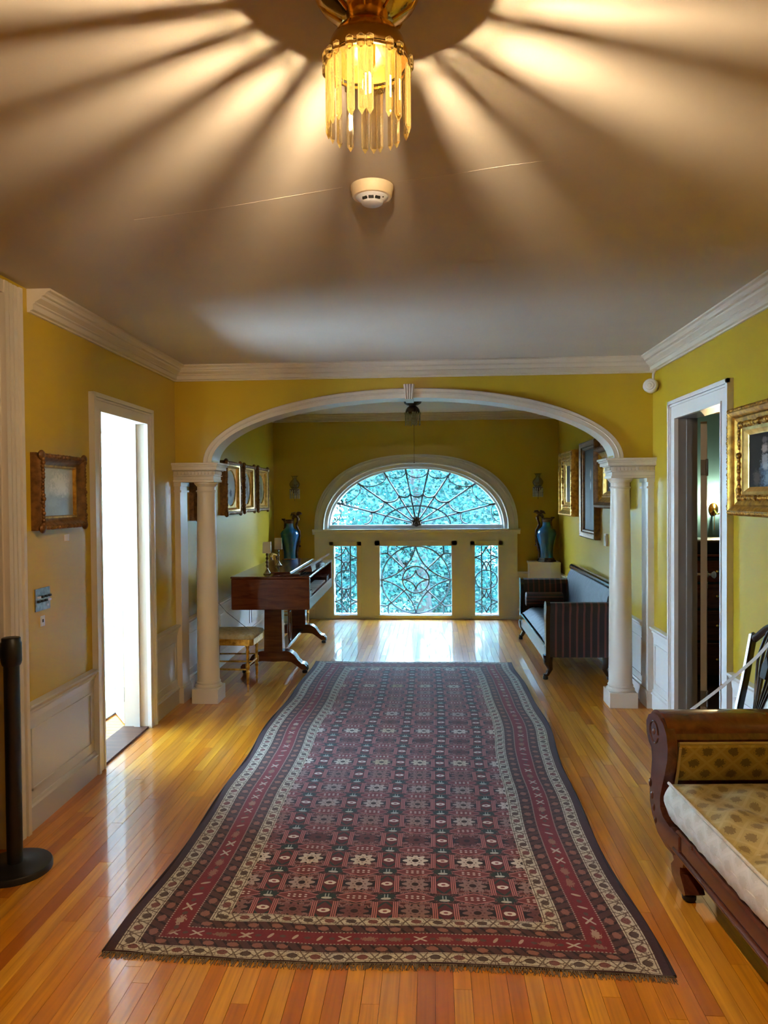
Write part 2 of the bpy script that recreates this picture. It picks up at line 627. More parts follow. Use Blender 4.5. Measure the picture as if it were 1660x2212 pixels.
def _canvas(name, sky, ground, figs, n_amt=0.5, rough=0.45, split=0.42, spec=0.5):
    """figs: list of (cx, cz, rx, rz, colour) in -0.5..0.5 of the canvas (local Y across, local Z up, Generated)"""
    m = Mat(name)
    s = m.n.new('ShaderNodeSeparateXYZ')
    m.l.new(m.coord('Generated'), s.inputs[0])
    u = X(m.nt, s.outputs[1]) - 0.5
    v = X(m.nt, s.outputs[2]) - 0.5
    n = m.noise(5, 5, m.coord('Generated'), 0.65)
    n2 = m.noise(17, 4, m.coord('Generated'), 0.7)
    t = (v + (n - 0.5) * 0.25 + 0.5)
    c = m.ramp(t, [(max(0.0, split - 0.06), ground), (min(1.0, split + 0.06), sky)])
    c = m.mix(n2 * n_amt, c, tuple(0.5 * (a + b) for a, b in zip(sky, ground)), 'MIX')
    for cx, cz, rx, rz, col in figs:
        a = (u - cx) / rx
        b = (v - cz) / rz
        r = (a * a + b * b).sqrt() + (n2 - 0.5) * 2.2 + (n - 0.5) * 1.2
        f = (1.10 - r) * 1.6
        c = m.mix(f.clamp(), c, col)
    m.set(color=c, rough=rough, spec=spec)
    m.bump(n2, 0.2, 0.003)
    return m.m
M['land'] = _canvas('landscape_reflection_canvas', (0.50, 0.56, 0.60), (0.24, 0.31, 0.38), [(0.1, 0.15, 0.30, 0.25, (0.66, 0.70, 0.72)), (-0.15, -0.2, 0.25, 0.12, (0.34, 0.42, 0.50))], 0.7, 0.2)  # pale blue-grey stands in for the window reflected on the canvas
M['portrait_blue'] = _canvas('portrait_canvas_blue_dress', (0.030, 0.026, 0.022), (0.030, 0.026, 0.024),
    [(0.18, -0.22, 0.14, 0.34, (0.11, 0.16, 0.22)), (0.14, -0.32, 0.11, 0.18, (0.22, 0.30, 0.38)), (0.22, 0.00, 0.07, 0.13, (0.34, 0.32, 0.31)), (0.22, 0.20, 0.055, 0.09, (0.38, 0.29, 0.25)),
     (0.20, -0.12, 0.06, 0.08, (0.42, 0.43, 0.46)), (0.22, 0.34, 0.055, 0.06, (0.14, 0.11, 0.10)), (0.36, -0.30, 0.07, 0.16, (0.10, 0.075, 0.06)), (-0.05, 0.12, 0.10, 0.07, (0.36, 0.33, 0.29))], 0.3, 0.7, spec=0.15)
M['portrait_tall'] = _canvas('tall_portrait_canvas', (0.045, 0.040, 0.022), (0.05, 0.055, 0.06),
    [(0.0, -0.08, 0.14, 0.30, (0.018, 0.016, 0.016)), (0.0, 0.19, 0.07, 0.05, (0.34, 0.24, 0.18)), (0.0, 0.05, 0.05, 0.05, (0.35, 0.33, 0.30))], 0.3, 0.5, spec=0.25)
M['portrait_dark'] = _canvas('small_dark_canvas', (0.05, 0.05, 0.045), (0.045, 0.05, 0.06), [(0.0, 0.05, 0.14, 0.16, (0.22, 0.19, 0.16)), (0.02, -0.25, 0.2, 0.2, (0.16, 0.17, 0.18))], 0.4, 0.5, spec=0.25)
M['oval'] = [
    _canvas('oval_scene_pale', (0.50, 0.52, 0.52), (0.34, 0.36, 0.40), [(0.05, -0.15, 0.12, 0.12, (0.12, 0.14, 0.18))], 0.7, 0.18),
    _canvas('oval_scene_grey', (0.40, 0.42, 0.40), (0.26, 0.30, 0.34), [(0.1, 0.0, 0.12, 0.22, (0.18, 0.20, 0.20))], 0.5, 0.18),
    _canvas('oval_scene_olive', (0.20, 0.20, 0.10), (0.10, 0.11, 0.06), [(0.15, -0.05, 0.14, 0.26, (0.03, 0.035, 0.025))], 0.4, 0.3)]

def _rug():
    m = Mat('persian_gallery_carpet')
    u, v, w = m.xyz('UV')
    wob = m.noise(2.2, 0)
    u = u + (wob - 0.5) * 0.020
    v = v + (m.noise(3.1, 0) - 0.5) * 0.020
    du = 0.928 - u.abs()
    dv = (2.225 - v.abs()) * 1.27 + 0.030
    d = du.min(dv)
    side = du.lt(dv)
    s = v * side + u * (1.0 - side)
    sp = m.noise(420, 0)          # pile
    sp2 = m.noise(90, 1)
    spk = m.noise(1.0, 1, m.vec(u * 160.0, v * 90.0, 0.0))
    def rep(x, p, o=0.0):
        return ((x / p + o).fract() - 0.5) * p
    def ell(a, b, ra, rb):
        q = a / ra
        w_ = b / rb
        return (q * q + w_ * w_).sqrt()
    DARK = (0.022, 0.007, 0.011)
    NAVY = (0.012, 0.009, 0.022)
    MAROON = (0.085, 0.016, 0.020)
    RED = (0.150, 0.011, 0.018)
    PINK = (0.56, 0.20, 0.19)
    CREAM = (0.50, 0.44, 0.335)
    BROWN = (0.070, 0.024, 0.022)
    ROSE = (0.26, 0.10, 0.080)
    TEAL = (0.012, 0.035, 0.036)
    WHITE = (0.74, 0.66, 0.58)
    GOLD = (0.42, 0.28, 0.12)
    # ---- field
    P, Q = 0.228, 0.192
    la = rep(u, P, 0.5)
    fa = rep(u, P, 0.0)
    b = rep(v, Q, 0.5)
    bm = rep(v, Q, 0.0)
    row = (v / Q + 0.5).floor()
    rh = ((row * 12.9898).sin() * 43758.5453).fract()
    col = (u / P).floor()
    ch = (((row * 7.31 + col * 3.17) * 1.7).sin() * 431.7).fract()
    c = m.mix(sp2, (0.022, 0.009, 0.016), (0.070, 0.022, 0.028))
    c = m.mix(spk.gt(0.55) * 0.6, c, (0.22, 0.070, 0.072))
    # medallion
    r = ell(fa, b, 0.088, 0.082)
    c = m.mix(r.lt(1.0), c, NAVY)
    lob = ell(fa.abs() - 0.047, b.abs() - 0.047, 0.036, 0.030)
    c = m.mix(lob.lt(1.15), c, DARK)
    c = m.mix(lob.within(0.30, 0.88) * (spk.gt(0.44)), c, (0.27, 0.13, 0.13))
    c = m.mix(lob.lt(0.30), c, MAROON)
    c = m.mix(ell(fa.abs() - 0.078, b, 0.012, 0.010).lt(1.0), c, WHITE)
    th = b.atan2(fa)
    pet = (th * 8.0).cos() * 0.10 + 0.52
    fl = r.lt(pet)
    fcol = m.ramp(rh * 0.75 + ch * 0.25, [(0.0, MAROON), (0.30, (0.20, 0.065, 0.060)), (0.55, (0.36, 0.24, 0.22)), (0.78, WHITE), (1.0, GOLD)])
    c = m.mix(fl * (sp2 * 0.4 + 0.72), c, fcol)
    c = m.mix(r.lt(0.16), c, DARK)
    c = m.mix(r.within(0.24, 0.31) * ((th * 8.0).cos()).gt(0.2) * 0.7, c, MAROON)
    # diamonds between rows
    di = fa.abs() / 0.085 + bm.abs() / 0.034
    c = m.mix(di.lt(1.0), c, (0.17, 0.035, 0.040))
    c = m.mix(di.within(1.0, 1.18) * 0.8, c, PINK)
    dots = ell(rep(fa, 0.022), bm.abs() - 0.007, 0.006, 0.0035).lt(1.0) * fa.abs().lt(0.038)
    c = m.mix(dots, c, WHITE)
    # meander lines
    mea = (bm.abs() - 0.030 - la.abs() * 0.16).abs()
    c = m.mix(mea.lt(0.0032), c, ROSE)
    # ladders
    lad = la.abs().lt(0.050) * b.abs().lt(0.062)
    c = m.mix(lad, c, (0.12, 0.018, 0.025))
    rails = la.abs().within(0.028, 0.050) * b.abs().lt(0.062)
    st = (la.abs() / 0.0074).fract().lt(0.52)
    c = m.mix(rails * st, c, PINK)
    c = m.mix(rails * (1.0 - st), c, MAROON)
    tri = ((la.abs() / 0.028) + (b.abs() - 0.024) / 0.036).within(0.9, 1.35) * la.abs().lt(0.028) * b.abs().within(0.0, 0.062)
    c = m.mix(tri, c, TEAL)
    fw = ell(la, b, 0.024, 0.015)
    c = m.mix((fw + (sp2 - 0.5) * 0.5).lt(0.95), c, WHITE)
    c = m.mix(fw.lt(0.36), c, (0.20, 0.03, 0.035))
    # green palmettes
    gp = ell(la, bm, 0.040, 0.024)
    c = m.mix((gp + (spk - 0.5) * 0.9).lt(1.0), c, TEAL)
    c = m.mix(ell(la, bm + 0.012, 0.020, 0.0075).lt(1.0), c, (0.50, 0.50, 0.43))
    c = m.mix(ell(la.abs() - 0.006, bm - 0.006, 0.0022, 0.014).lt(1.0), c, (0.36, 0.42, 0.38))
    # ---- borders
    def band(lo, hi):
        return d.within(lo, hi)
    def cream(c, lo, hi, off):
        mid = 0.5 * (lo + hi)
        e = d - mid
        k = rep(s, 0.078, off)
        x = m.mix(sp2, (0.48, 0.42, 0.32), (0.70, 0.63, 0.51))
        vine = (e - (s * (2 * PI / 0.078)).sin() * 0.015).abs()
        x = m.mix(vine.lt(0.0035) * 0.8, x, BROWN)
        fl = ell(k, e, 0.019, 0.017) + (spk - 0.5) * 0.6
        x = m.mix(fl.lt(0.95) * 0.92, x, m.mix((s / 0.078 + off).floor()._op('MODULO', 2.0).abs(), (0.05, 0.022, 0.022), (0.16, 0.03, 0.035)))
        k2 = rep(s, 0.078, off + 0.5)
        tick = ((k2.abs() - e.abs() * 0.5).abs().lt(0.003)) * k2.abs().lt(0.016)
        tick = tick.max((spk + sp2 * 0.4).gt(0.83))
        x = m.mix(tick * 0.8, x, BROWN)
        edge = (e.abs() - (hi - lo) * 0.5).abs().within(0.005, 0.0085)
        x = m.mix(edge * 0.85, x, BROWN)
        return m.mix(band(lo, hi), c, x)
    def brown(c, lo, hi, off):
        mid = 0.5 * (lo + hi)
        e = d - mid
        k = rep(s, 0.084, off)
        x = m.mix(sp2, (0.055, 0.018, 0.018), (0.105, 0.035, 0.032))
        dg = (rep(s + e * 0.6, 0.042)).abs().lt(0.006)
        x = m.mix(dg, x, DARK)
        fl = ell(k, e, 0.022, 0.017) + (spk - 0.5) * 0.8
        x = m.mix(fl.lt(0.9) * 0.85, x, m.mix(spk, ROSE, (0.38, 0.15, 0.085)))
        return m.mix(band(lo, hi), c, x)
    c = brown(c, 0.242, 0.300, 0.0)
    c = cream(c, 0.300, 0.362, 0.0)
    # red border
    e = d - 0.198
    x = m.mix(sp2, (0.15, 0.009, 0.017), (0.22, 0.015, 0.026))
    k = rep(s, 0.086)
    cell = (s / 0.086).floor()
    hh = ((cell * 12.9898).sin() * 4375.5).fract()
    xs = (k.abs() * 0.85 - e.abs()).abs().lt(0.0052) * k.abs().lt(0.023) * e.abs().lt(0.019)
    vt = ell(k - e * 0.4, e, 0.007, 0.018).lt(1.0)
    mot = (xs * hh.gt(0.62)).max(vt * hh.within(0.45, 0.8)) + (ell(k, e, 0.036, 0.022) + (spk - 0.5) * 1.4).lt(0.72) * hh.lt(0.45)
    mcol = m.ramp(hh, [(0.0, (0.22, 0.14, 0.09)), (0.3, (0.34, 0.16, 0.10)), (0.45, (0.50, 0.40, 0.30)), (1.0, (0.56, 0.50, 0.40))])
    x = m.mix(mot.clamp() * 0.9, x, mcol)
    k3 = rep(s, 0.086, 0.5)
    x = m.mix((ell(k3, e, 0.012, 0.010) + (spk - 0.5) * 0.8).lt(0.9) * 0.8, x, (0.07, 0.065, 0.05))
    c = m.mix(band(0.155, 0.242), c, x)
    dot = (s / 0.0125).fract().lt(0.5)
    for lo in (0.155, 0.238):
        c = m.mix(band(lo, lo + 0.0055) * dot * 0.9, c, (0.48, 0.40, 0.30))
    c = brown(c, 0.100, 0.155, 0.5)
    c = cream(c, 0.036, 0.100, 0.25)
    c = m.mix(d.lt(0.036), c, m.mix(sp2, (0.030, 0.010, 0.014), (0.062, 0.016, 0.022)))
    c = m.mix(sp * 0.22, c, (0.02, 0.010, 0.012), 'MIX')
    m.set(color=c, rough=0.85, sheen=0.04)
    m.bump(sp, 0.3, 0.004)
    return m.m
M['rug'] = _rug()
M['fringe'] = plain('dirty_wool_fringe', (0.14, 0.105, 0.07), 0.9, var=0.5, scale=60)
M['selvage'] = plain('dark_selvage', (0.022, 0.010, 0.012), 0.9)
# ------------------------------------------------------------------ wall frames: u along the wall, d out of it, z up
def LW(u, d, z): return (-1.82 - 0.0225 * u + d, u + 0.0225 * d, z)
def RW(u, d, z): return (1.60 - d, u, z)
def BRW(u, d, z): return (1.578 - d, u, z)
def AW(u, d, z): return (u, 5.47 - d, z)
def FW(u, d, z): return (u, 9.33 - d, z)
def fbox(mb, fn, u0, u1, d0, d1, z0, z1):
    b = [fn(u0, d0, z0), fn(u1, d0, z0), fn(u1, d1, z0), fn(u0, d1, z0)]
    t = [fn(u0, d0, z1), fn(u1, d0, z1), fn(u1, d1, z1), fn(u0, d1, z1)]
    return mb.hexa(b, t)
CEIL, CEIL2 = 2.54, 2.60
FAR = 9.33

# ------------------------------------------------------------------ floor
floor = struct('floor', MB().box(-2.2, 1.9, -1.7, FAR + 0.2, -0.12, -0.014), M['thresh'])
RUG_X0, RUG_X1, RUG_Y0, RUG_Y1 = -1.118, 0.742, 2.40, 6.85
_planks_all = []
W = 0.0572
_x = -2.06
_rng = random.Random(3)
while _x < 1.62:
    y = -1.6 - _rng.random() * 0.9
    while y < FAR:
        L = 0.65 + _rng.random() * 1.25
        y0, y1 = max(y, -1.6), min(y + L, FAR)
        if y1 - y0 > 0.05:
            a0, a1 = max(y0, 2.15), max(y1, 2.15)
            score = 0.0
            if a1 > a0:
                n = 8
                for k in range(n):
                    yy = a0 + (a1 - a0) * (k + 0.5) / n
                    xc = _x + W / 2
                    if RUG_X0 + 0.03 < xc < RUG_X1 - 0.03 and RUG_Y0 < yy < RUG_Y1:
                        continue
                    if abs(xc + 0.066 * yy) > 0.545 * yy:
                        continue
                    score += (a1 - a0) / n / yy ** 3
            _planks_all.append((score, _x, y0, y1))
        y += L
    _x += W
_planks_all.sort(key=lambda t: -t[0])
def _plank_box(mb, x, y0, y1):
    return mb.box(x + 0.0006, x + W - 0.0006, y0 + 0.0006, y1 - 0.0006, -0.014, -0.0006 * _rng.random())
for _s, x, y0, y1 in _planks_all[:295]:
    _plank_box(MB(), x, y0, y1).build('plank', M['plank'], floor)
_mb = MB()
for _s, x, y0, y1 in _planks_all[295:]:
    _plank_box(_mb, x, y0, y1)
tag(_mb.build('planking', M['plank'], floor), kind='stuff')

# ------------------------------------------------------------------ mouldings
BASE = [(0, 0), (0.020, 0), (0.020, 0.104), (0.027, 0.108), (0.027, 0.118), (0.016, 0.124), (0.012, 0.138), (0, 0.138)]
RAIL = [(0, 0.515), (0.008, 0.515), (0.012, 0.548), (0.020, 0.553), (0.020, 0.566), (0.030, 0.578), (0.036, 0.586), (0.036, 0.597), (0, 0.600)]
CROWN = [(0, -0.108), (0.014, -0.108), (0.016, -0.100), (0.030, -0.096), (0.030, -0.070), (0.040, -0.066), (0.040, -0.060), (0.052, -0.054), (0.068, -0.046), (0.072, -0.040), (0.072, -0.034),
         (0.086, -0.031), (0.090, -0.022), (0.100, -0.014), (0.114, -0.010), (0.114, 0), (0, 0)]
def up(prof, z): return [(d, q + z) for d, q in prof]

def dado(mb, fn, u0, u1):
    """sunk dado panel with a fine moulding round it"""
    fbox(mb, fn, u0, u1, 0.0, 0.006, 0.13, 0.52)
    a, b, z0, z1 = u0 + 0.045, u1 - 0.045, 0.185, 0.475
    if b - a > 0.08:
        for q in ((a, b, z0, z0 + 0.010), (a, b, z1 - 0.010, z1), (a, a + 0.010, z0, z1), (b - 0.010, b, z0, z1)):
            fbox(mb, fn, q[0], q[1], 0.006, 0.013, q[2], q[3])

# ------------------------------------------------------------------ left wall
_mb = MB()
for u0, u1, z0, z1 in ((-1.6, 1.75, 0, CEIL), (1.75, 3.13, 2.46, CEIL), (3.13, 4.088, 0, CEIL), (4.088, 4.842, 2.062, CEIL), (4.842, 5.62, 0, CEIL)):
    fbox(_mb, LW, u0, u1, -0.13, 0.0, z0, z1)
struct('wall_left', _mb, M['wall'])
_mb = MB()
for u0, u1 in ((-1.6, 1.6), (3.27, 3.995), (4.93, 5.44)):
    _mb.mould(BASE, u0, u1, LW)
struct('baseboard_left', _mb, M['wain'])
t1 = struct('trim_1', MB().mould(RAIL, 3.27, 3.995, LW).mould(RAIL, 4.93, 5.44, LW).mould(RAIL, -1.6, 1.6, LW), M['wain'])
_mb = MB()
for u0, u1 in ((3.27, 3.995), (4.93, 5.44), (-1.6, 1.6)):
    dado(_mb, LW, u0, u1)
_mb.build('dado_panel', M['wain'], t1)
struct('trim_2', MB().mould(up(CROWN, CEIL), 3.36, 5.47, LW), M['trim'])

def casing(name, fn, u0, u1, z1, w, mat, foot=0.0, sides=(True, True), z_top=None):
    """stepped door casing; u0..u1 and z1 are the opening"""
    parts = []
    def stile(a, b, flip):
        mb = MB()
        s = 1 if not flip else -1
        inner = b if not flip else a
        outer = a if not flip else b
        fbox(mb, fn, min(a, b), max(a, b), 0.0, 0.020, foot, z1 + w)
        fbox(mb, fn, min(outer, outer + s * 0.024), max(outer, outer + s * 0.024), 0.020, 0.034, foot, z1 + w)
        fbox(mb, fn, min(outer + s * 0.030, outer + s * 0.040), max(outer + s * 0.030, outer + s * 0.040), 0.020, 0.027, foot, z1 + w - 0.030)
        fbox(mb, fn, min(inner, inner - s * 0.014), max(inner, inner - s * 0.014), 0.020, 0.026, foot, z1 + 0.014)
        return mb
    main = stile(u0 - w, u0, False)
    o = struct(name, main, mat)
    stile(u1, u1 + w, True).build('stile', mat, o)
    mb = MB()
    fbox(mb, fn, u0, u1, 0.0, 0.020, z1, z1 + w)
    fbox(mb, fn, u0 - w, u1 + w, 0.020, 0.034, z1 + w - 0.024, z1 + w)
    fbox(mb, fn, u0 - w + 0.03, u1 + w - 0.03, 0.020, 0.027, z1 + w - 0.040, z1 + w - 0.030)
    fbox(mb, fn, u0, u1, 0.020, 0.026, z1, z1 + 0.014)
    mb.build('head', mat, o)
    return o

casing('trim_3', LW, 4.10, 4.83, 2.05, 0.102, M['white'])
# jambs of the left door
_mb = MB()
fbox(_mb, LW, 4.83, 4.842, -0.16, 0.0, 0.012, 2.05)
fbox(_mb, LW, 4.088, 4.10, -0.16, 0.0, 0.012, 2.05)
fbox(_mb, LW, 4.10, 4.83, -0.16, 0.0, 2.05, 2.062)
fbox(_mb, LW, 4.815, 4.83, -0.09, -0.05, 0.012, 2.05)
struct('trim_4', _mb, M['trim'])
_mb = MB()
fbox(_mb, LW, 4.09, 4.84, -0.17, 0.004, 0.0, 0.014)
struct('trim_5', _mb, M['thresh'])
# fluted casing of the wide opening on the left
_mb = MB()
fbox(_mb, LW, 3.13, 3.27, 0.0, 0.012, 0.0, 2.515)
for a, b, q in ((3.244, 3.27, 0.030), (3.205, 3.232, 0.024), (3.170, 3.194, 0.024), (3.13, 3.158, 0.026)):
    fbox(_mb, LW, a, b, 0.012, q, 0.0, 2.515)
fbox(_mb, LW, 1.61, 1.75, 0.0, 0.028, 0.0, 2.515)
fbox(_mb, LW, 1.75, 3.13, 0.0, 0.020, 2.46, 2.515)
fbox(_mb, LW, 3.118, 3.13, -0.13, 0.0, 0.0, 2.46)
fbox(_mb, LW, 1.75, 1.762, -0.13, 0.0, 0.0, 2.46)
struct('trim_6', _mb, M['trim'])

# ------------------------------------------------------------------ right wall
_mb = MB()
for u0, u1, z0, z1 in ((-1.6, 4.145, 0, CEIL), (4.145, 4.930, 2.057, CEIL), (4.930, 5.62, 0, CEIL)):
    fbox(_mb, RW, u0, u1, -0.118, 0.0, z0, z1)
struct('wall_right', _mb, M['wall'])
struct('baseboard_right', MB().mould(BASE, -1.6, 4.03, RW).mould(BASE, 5.045, 5.44, RW), M['white'])
t7 = struct('trim_7', MB().mould(RAIL, -1.6, 4.03, RW).mould(RAIL, 5.045, 5.44, RW), M['white'])
_mb = MB()
dado(_mb, RW, 2.9, 4.03)
dado(_mb, RW, 1.2, 2.9)
dado(_mb, RW, -1.6, 1.2)
dado(_mb, RW, 5.045, 5.44)
_mb.build('dado_panel', M['white'], t7)
struct('trim_8', MB().mould(up(CROWN, CEIL), -1.6, 5.47, RW), M['trim'])
casing('trim_9', RW, 4.157, 4.918, 2.045, 0.122, M['white'])
_mb = MB()
fbox(_mb, RW, 4.918, 4.930, -0.122, 0.0, 0.0, 2.045)
fbox(_mb, RW, 4.145, 4.157, -0.122, 0.0, 0.0, 2.045)
fbox(_mb, RW, 4.157, 4.918, -0.122, 0.0, 2.045, 2.057)
fbox(_mb, RW, 4.903, 4.918, -0.085, -0.05, 0.0, 2.045)
struct('trim_10', _mb, M['dusk'])

# ------------------------------------------------------------------ ceiling, wall behind the camera
ceil = struct('ceiling', MB().box(-2.1, 1.76, -1.7, 5.62, CEIL, CEIL + 0.12), M['ceil'])
_mb = MB()
_pts = spline([(-1.05, 2.57, CEIL), (-0.75, 2.50, CEIL), (-0.48, 2.42, CEIL), (-0.28, 2.36, CEIL)], 6)
_mb.tube(_pts, 0.0009, 5)
_pts = spline([(-0.10, 2.33, CEIL), (0.05, 2.30, CEIL), (0.22, 2.25, CEIL), (0.42, 2.21, CEIL)], 6)
_mb.tube(_pts, 0.0008, 5)
_mb.build('hairline_crack', M['trim'], ceil)
struct('wall_back', MB().box(-2.1, 1.8, -1.72, -1.6, 0, CEIL), M['wall'])

# ------------------------------------------------------------------ arch wall
ACX, AA, AB, SPR = -0.168, 1.487, 0.462, 1.816
def az(x):
    q = 1 - ((x - ACX) / AA) ** 2
    return SPR + AB * math.sqrt(q) if q > 0 else SPR
xs = [-1.96, ACX - AA] + [ACX - AA * math.cos(PI * k / 48) for k in range(1, 48)] + [ACX + AA, 1.62]
rows = []
for x in xs:
    b = az(x) + 0.004
    rows.append([(x, 5.47, b), (x, 5.47, CEIL), (x, 5.62, CEIL + 0.06), (x, 5.62, b)])
struct('wall_arch', MB().strip(rows, closed_u=True, caps=True), M['wall'])
sec = [(0, 5.650), (0, 5.440), (0.42, 5.440), (0.46, 5.434), (0.56, 5.434), (0.60, 5.438), (0.90, 5.436), (0.94, 5.444), (1.0, 5.452), (1.0, 5.47), (0.25, 5.47), (0.25, 5.62), (1.0, 5.62), (1.0, 5.642), (0.5, 5.650)]
rows = []
for k in range(73):
    t = PI - PI * k / 72
    row = []
    for q, y in sec:
        a, b = AA + (1.556 - AA) * q, AB + (0.536 - AB) * q
        row.append((ACX + a * math.cos(t), y, SPR + b * math.sin(t)))
    rows.append(row)
struct('trim_11', MB().strip(rows, closed_u=True, caps=True), M['trim'], True, 25)
kst = struct('trim_12', MB().prism([(-0.196, 2.268), (-0.138, 2.268), (-0.126, 2.376), (-0.208, 2.376)], 5.425, 5.66, lambda a, b, h: (a, h, b)), M['trim'])
for k in range(4):
    xt, xb = -0.1975 + k * 0.0205, -0.1880 + k * 0.0140
    MB().tube([(xb, 5.420, 2.266), (xt, 5.420, 2.376)], [0.0058, 0.0085], 10).build('flute', M['trim'], kst, True)
struct('trim_13', MB().mould(up(CROWN, CEIL), -1.96, 1.60, AW), M['trim'])

# ------------------------------------------------------------------ columns, pilasters and their entablatures
def entab(name, x0, x1, open_side):
    """block over a column; x0..x1 body, open_side +1 when the free end is at x1"""
    lay = [(1.672, 1.690, 0.010), (1.690, 1.716, 0.004), (1.716, 1.724, 0.014), (1.724, 1.756, 0.004), (1.756, 1.762, 0.022), (1.762, 1.788, 0.038), (1.788, 1.800, 0.046), (1.800, SPR, 0.056)]
    o = None
    for z0, z1, p in lay:
        a, b = (x0, x1 + p) if open_side > 0 else (x0 - p, x1)
        mb = MB().cbox(a, b, 5.425 - p, 5.615 + p, z0, z1, 0.002)
        if o is None:
            o = struct(name, mb, M['trim'])
        else:
            mb.build('moulding', M['trim'], o)
    mb = MB()
    n = int((x1 - x0) / 0.026)
    for k in range(n):
        x = (x1 - 0.006 - k * 0.026) if open_side > 0 else (x0 + 0.006 + k * 0.026)
        s = -1 if open_side > 0 else 1
        mb.box(min(x, x + s * 0.015), max(x, x + s * 0.015), 5.410, 5.425, 1.730, 1.752)
        mb.box(min(x + s * 0.015, x + s * 0.026), max(x + s * 0.015, x + s * 0.026), 5.416, 5.425, 1.742, 1.752)
    for k in range(7):
        y = 5.43 + k * 0.026
        xe = x1 if open_side > 0 else x0
        mb.box(min(xe, xe + open_side * 0.015), max(xe, xe + open_side * 0.015), y, y + 0.015, 1.730, 1.752)
    tag(mb.build('dentil_band', M['trim'], o), kind='stuff')
    return o
entab('trim_14', -1.945, -1.640, 1)
entab('trim_15', 1.298, 1.60, -1)

def column(name, label, cx, cy=5.52):
    t = thing(name, label, 'column', (cx, cy, 0))
    MB().cbox(-0.101, 0.101, -0.101, 0.101, 0, 0.112, 0.003).build('plinth', M['trim'], t)
    MB().lathe([(0.098, 0.112), (0.102, 0.118), (0.102, 0.128), (0.094, 0.134), (0.088, 0.138), (0.088, 0.144), (0.092, 0.148), (0.092, 0.154), (0.086, 0.160)], seg=36).build('base', M['trim'], t, True)
    MB().lathe([(0.086, 0.158), (0.0838, 0.175), (0.083, 0.4), (0.081, 0.7), (0.0775, 1.0), (0.073, 1.3), (0.068, 1.58), (0.070, 1.60)], seg=40).build('shaft', M['trim'], t, True)
    MB().lathe([(0.068, 1.598), (0.075, 1.600), (0.077, 1.605), (0.075, 1.610), (0.068, 1.613), (0.068, 1.640), (0.074, 1.643), (0.076, 1.648), (0.084, 1.655), (0.090, 1.664), (0.090, 1.672)], seg=36).build('capital', M['trim'], t, True)
    return t
column('column', 'round white column standing beside the gold chair and piano', -1.722)
column('column', 'round white column standing in front of the striped sofa', 1.378)

def pilaster(name, x0, x1):
    o = struct(name, MB().box(x0, x1, 5.44, 5.60, 0.10, 1.672), M['trim'])
    e = 0.012
    a, b = (x0, x1 + e) if x0 < 0 else (x0 - e, x1)
    MB().box(a, b, 5.44 - e, 5.60 + e, 0, 0.11).build('plinth', M['trim'], o)
    MB().box(a, b - (0.004 if x0 < 0 else 0), 5.44 - e * .7, 5.60 + e * .7, 0.11, 0.128).build('moulding', M['trim'], o)
    MB().box(a, b, 5.44 - e, 5.60 + e, 1.598, 1.612).build('necking', M['trim'], o)
    MB().box(a, b, 5.44 - e * 1.3, 5.60 + e * 1.3, 1.642, 1.672).build('capital', M['trim'], o)
    return o
pilaster('trim_16', -1.945, -1.898)
pilaster('trim_17', 1.556, 1.60)

# ------------------------------------------------------------------ back room shell
_mb = MB()
fbox(_mb, LW, 5.60, FAR + 0.2, -0.13, 0.0, 0, CEIL2)
struct('wall_far_left', _mb, M['wall'])
_mb = MB()
fbox(_mb, BRW, 5.60, FAR + 0.2, -0.16, 0.0, 0, CEIL2)
struct('wall_far_right', _mb, M['wall'])
struct('ceiling_far', MB().box(-2.3, 1.8, 5.62, FAR + 0.25, CEIL2, CEIL2 + 0.12), M['white'])
struct('baseboard_far_left', MB().mould(BASE, 5.60, FAR, LW), M['white'])
struct('baseboard_far_right', MB().mould(BASE, 5.60, FAR, BRW), M['white'])
t18 = struct('trim_18', MB().mould(RAIL, 5.60, FAR, LW), M['white'])
_mb = MB()
for a, b in ((5.61, 6.6), (6.6, 7.9), (7.9, 9.3)):
    dado(_mb, LW, a, b)
_mb.build('dado_panel', M['white'], t18)
t19 = struct('trim_19', MB().mould(RAIL, 5.60, FAR, BRW), M['white'])
_mb = MB()
for a, b in ((5.61, 6.6), (6.6, 7.9), (7.9, 9.3)):
    dado(_mb, BRW, a, b)
_mb.build('dado_panel', M['white'], t19)
CR2 = [(d * 0.75, z * 0.85) for d, z in CROWN]
struct('trim_20', MB().mould(up(CR2, CEIL2), 5.62, FAR, LW).mould(up(CR2, CEIL2), 5.62, FAR, BRW).mould(up(CR2, CEIL2), -2.06, 1.6, FW), M['trim'])

# ------------------------------------------------------------------ window wall
def sup(cx, a, b, z0, p, n=48):
    """points along a three-centred arch"""
    out = []
    for k in range(n + 1):
        t = PI - PI * k / n
        c, s = math.cos(t), math.sin(t)
        out.append((cx + a * math.copysign(abs(c) ** (2 / p), c), z0 + b * max(0.0, s) ** (2 / p)))
    return out
FO = sup(-0.217, 1.288, 0.945, 1.140, 2.35)
FI = sup(-0.220, 1.093, 0.715, 1.190, 2.12)
_fo2 = sup(-0.217, 1.26, 0.92, 1.140, 2.35)
rows = [[(-2.10, FAR, 0.0), (-2.10, FAR, CEIL2), (-2.10, FAR + 0.2, CEIL2), (-2.10, FAR + 0.2, 0.0)],
        [(-1.478, FAR, 0.0), (-1.478, FAR, CEIL2), (-1.478, FAR + 0.2, CEIL2), (-1.478, FAR + 0.2, 0.0)]]
for x, z in _fo2[1:-1]:
    rows.append([(x, FAR, z), (x, FAR, CEIL2), (x, FAR + 0.2, CEIL2), (x, FAR + 0.2, z)])
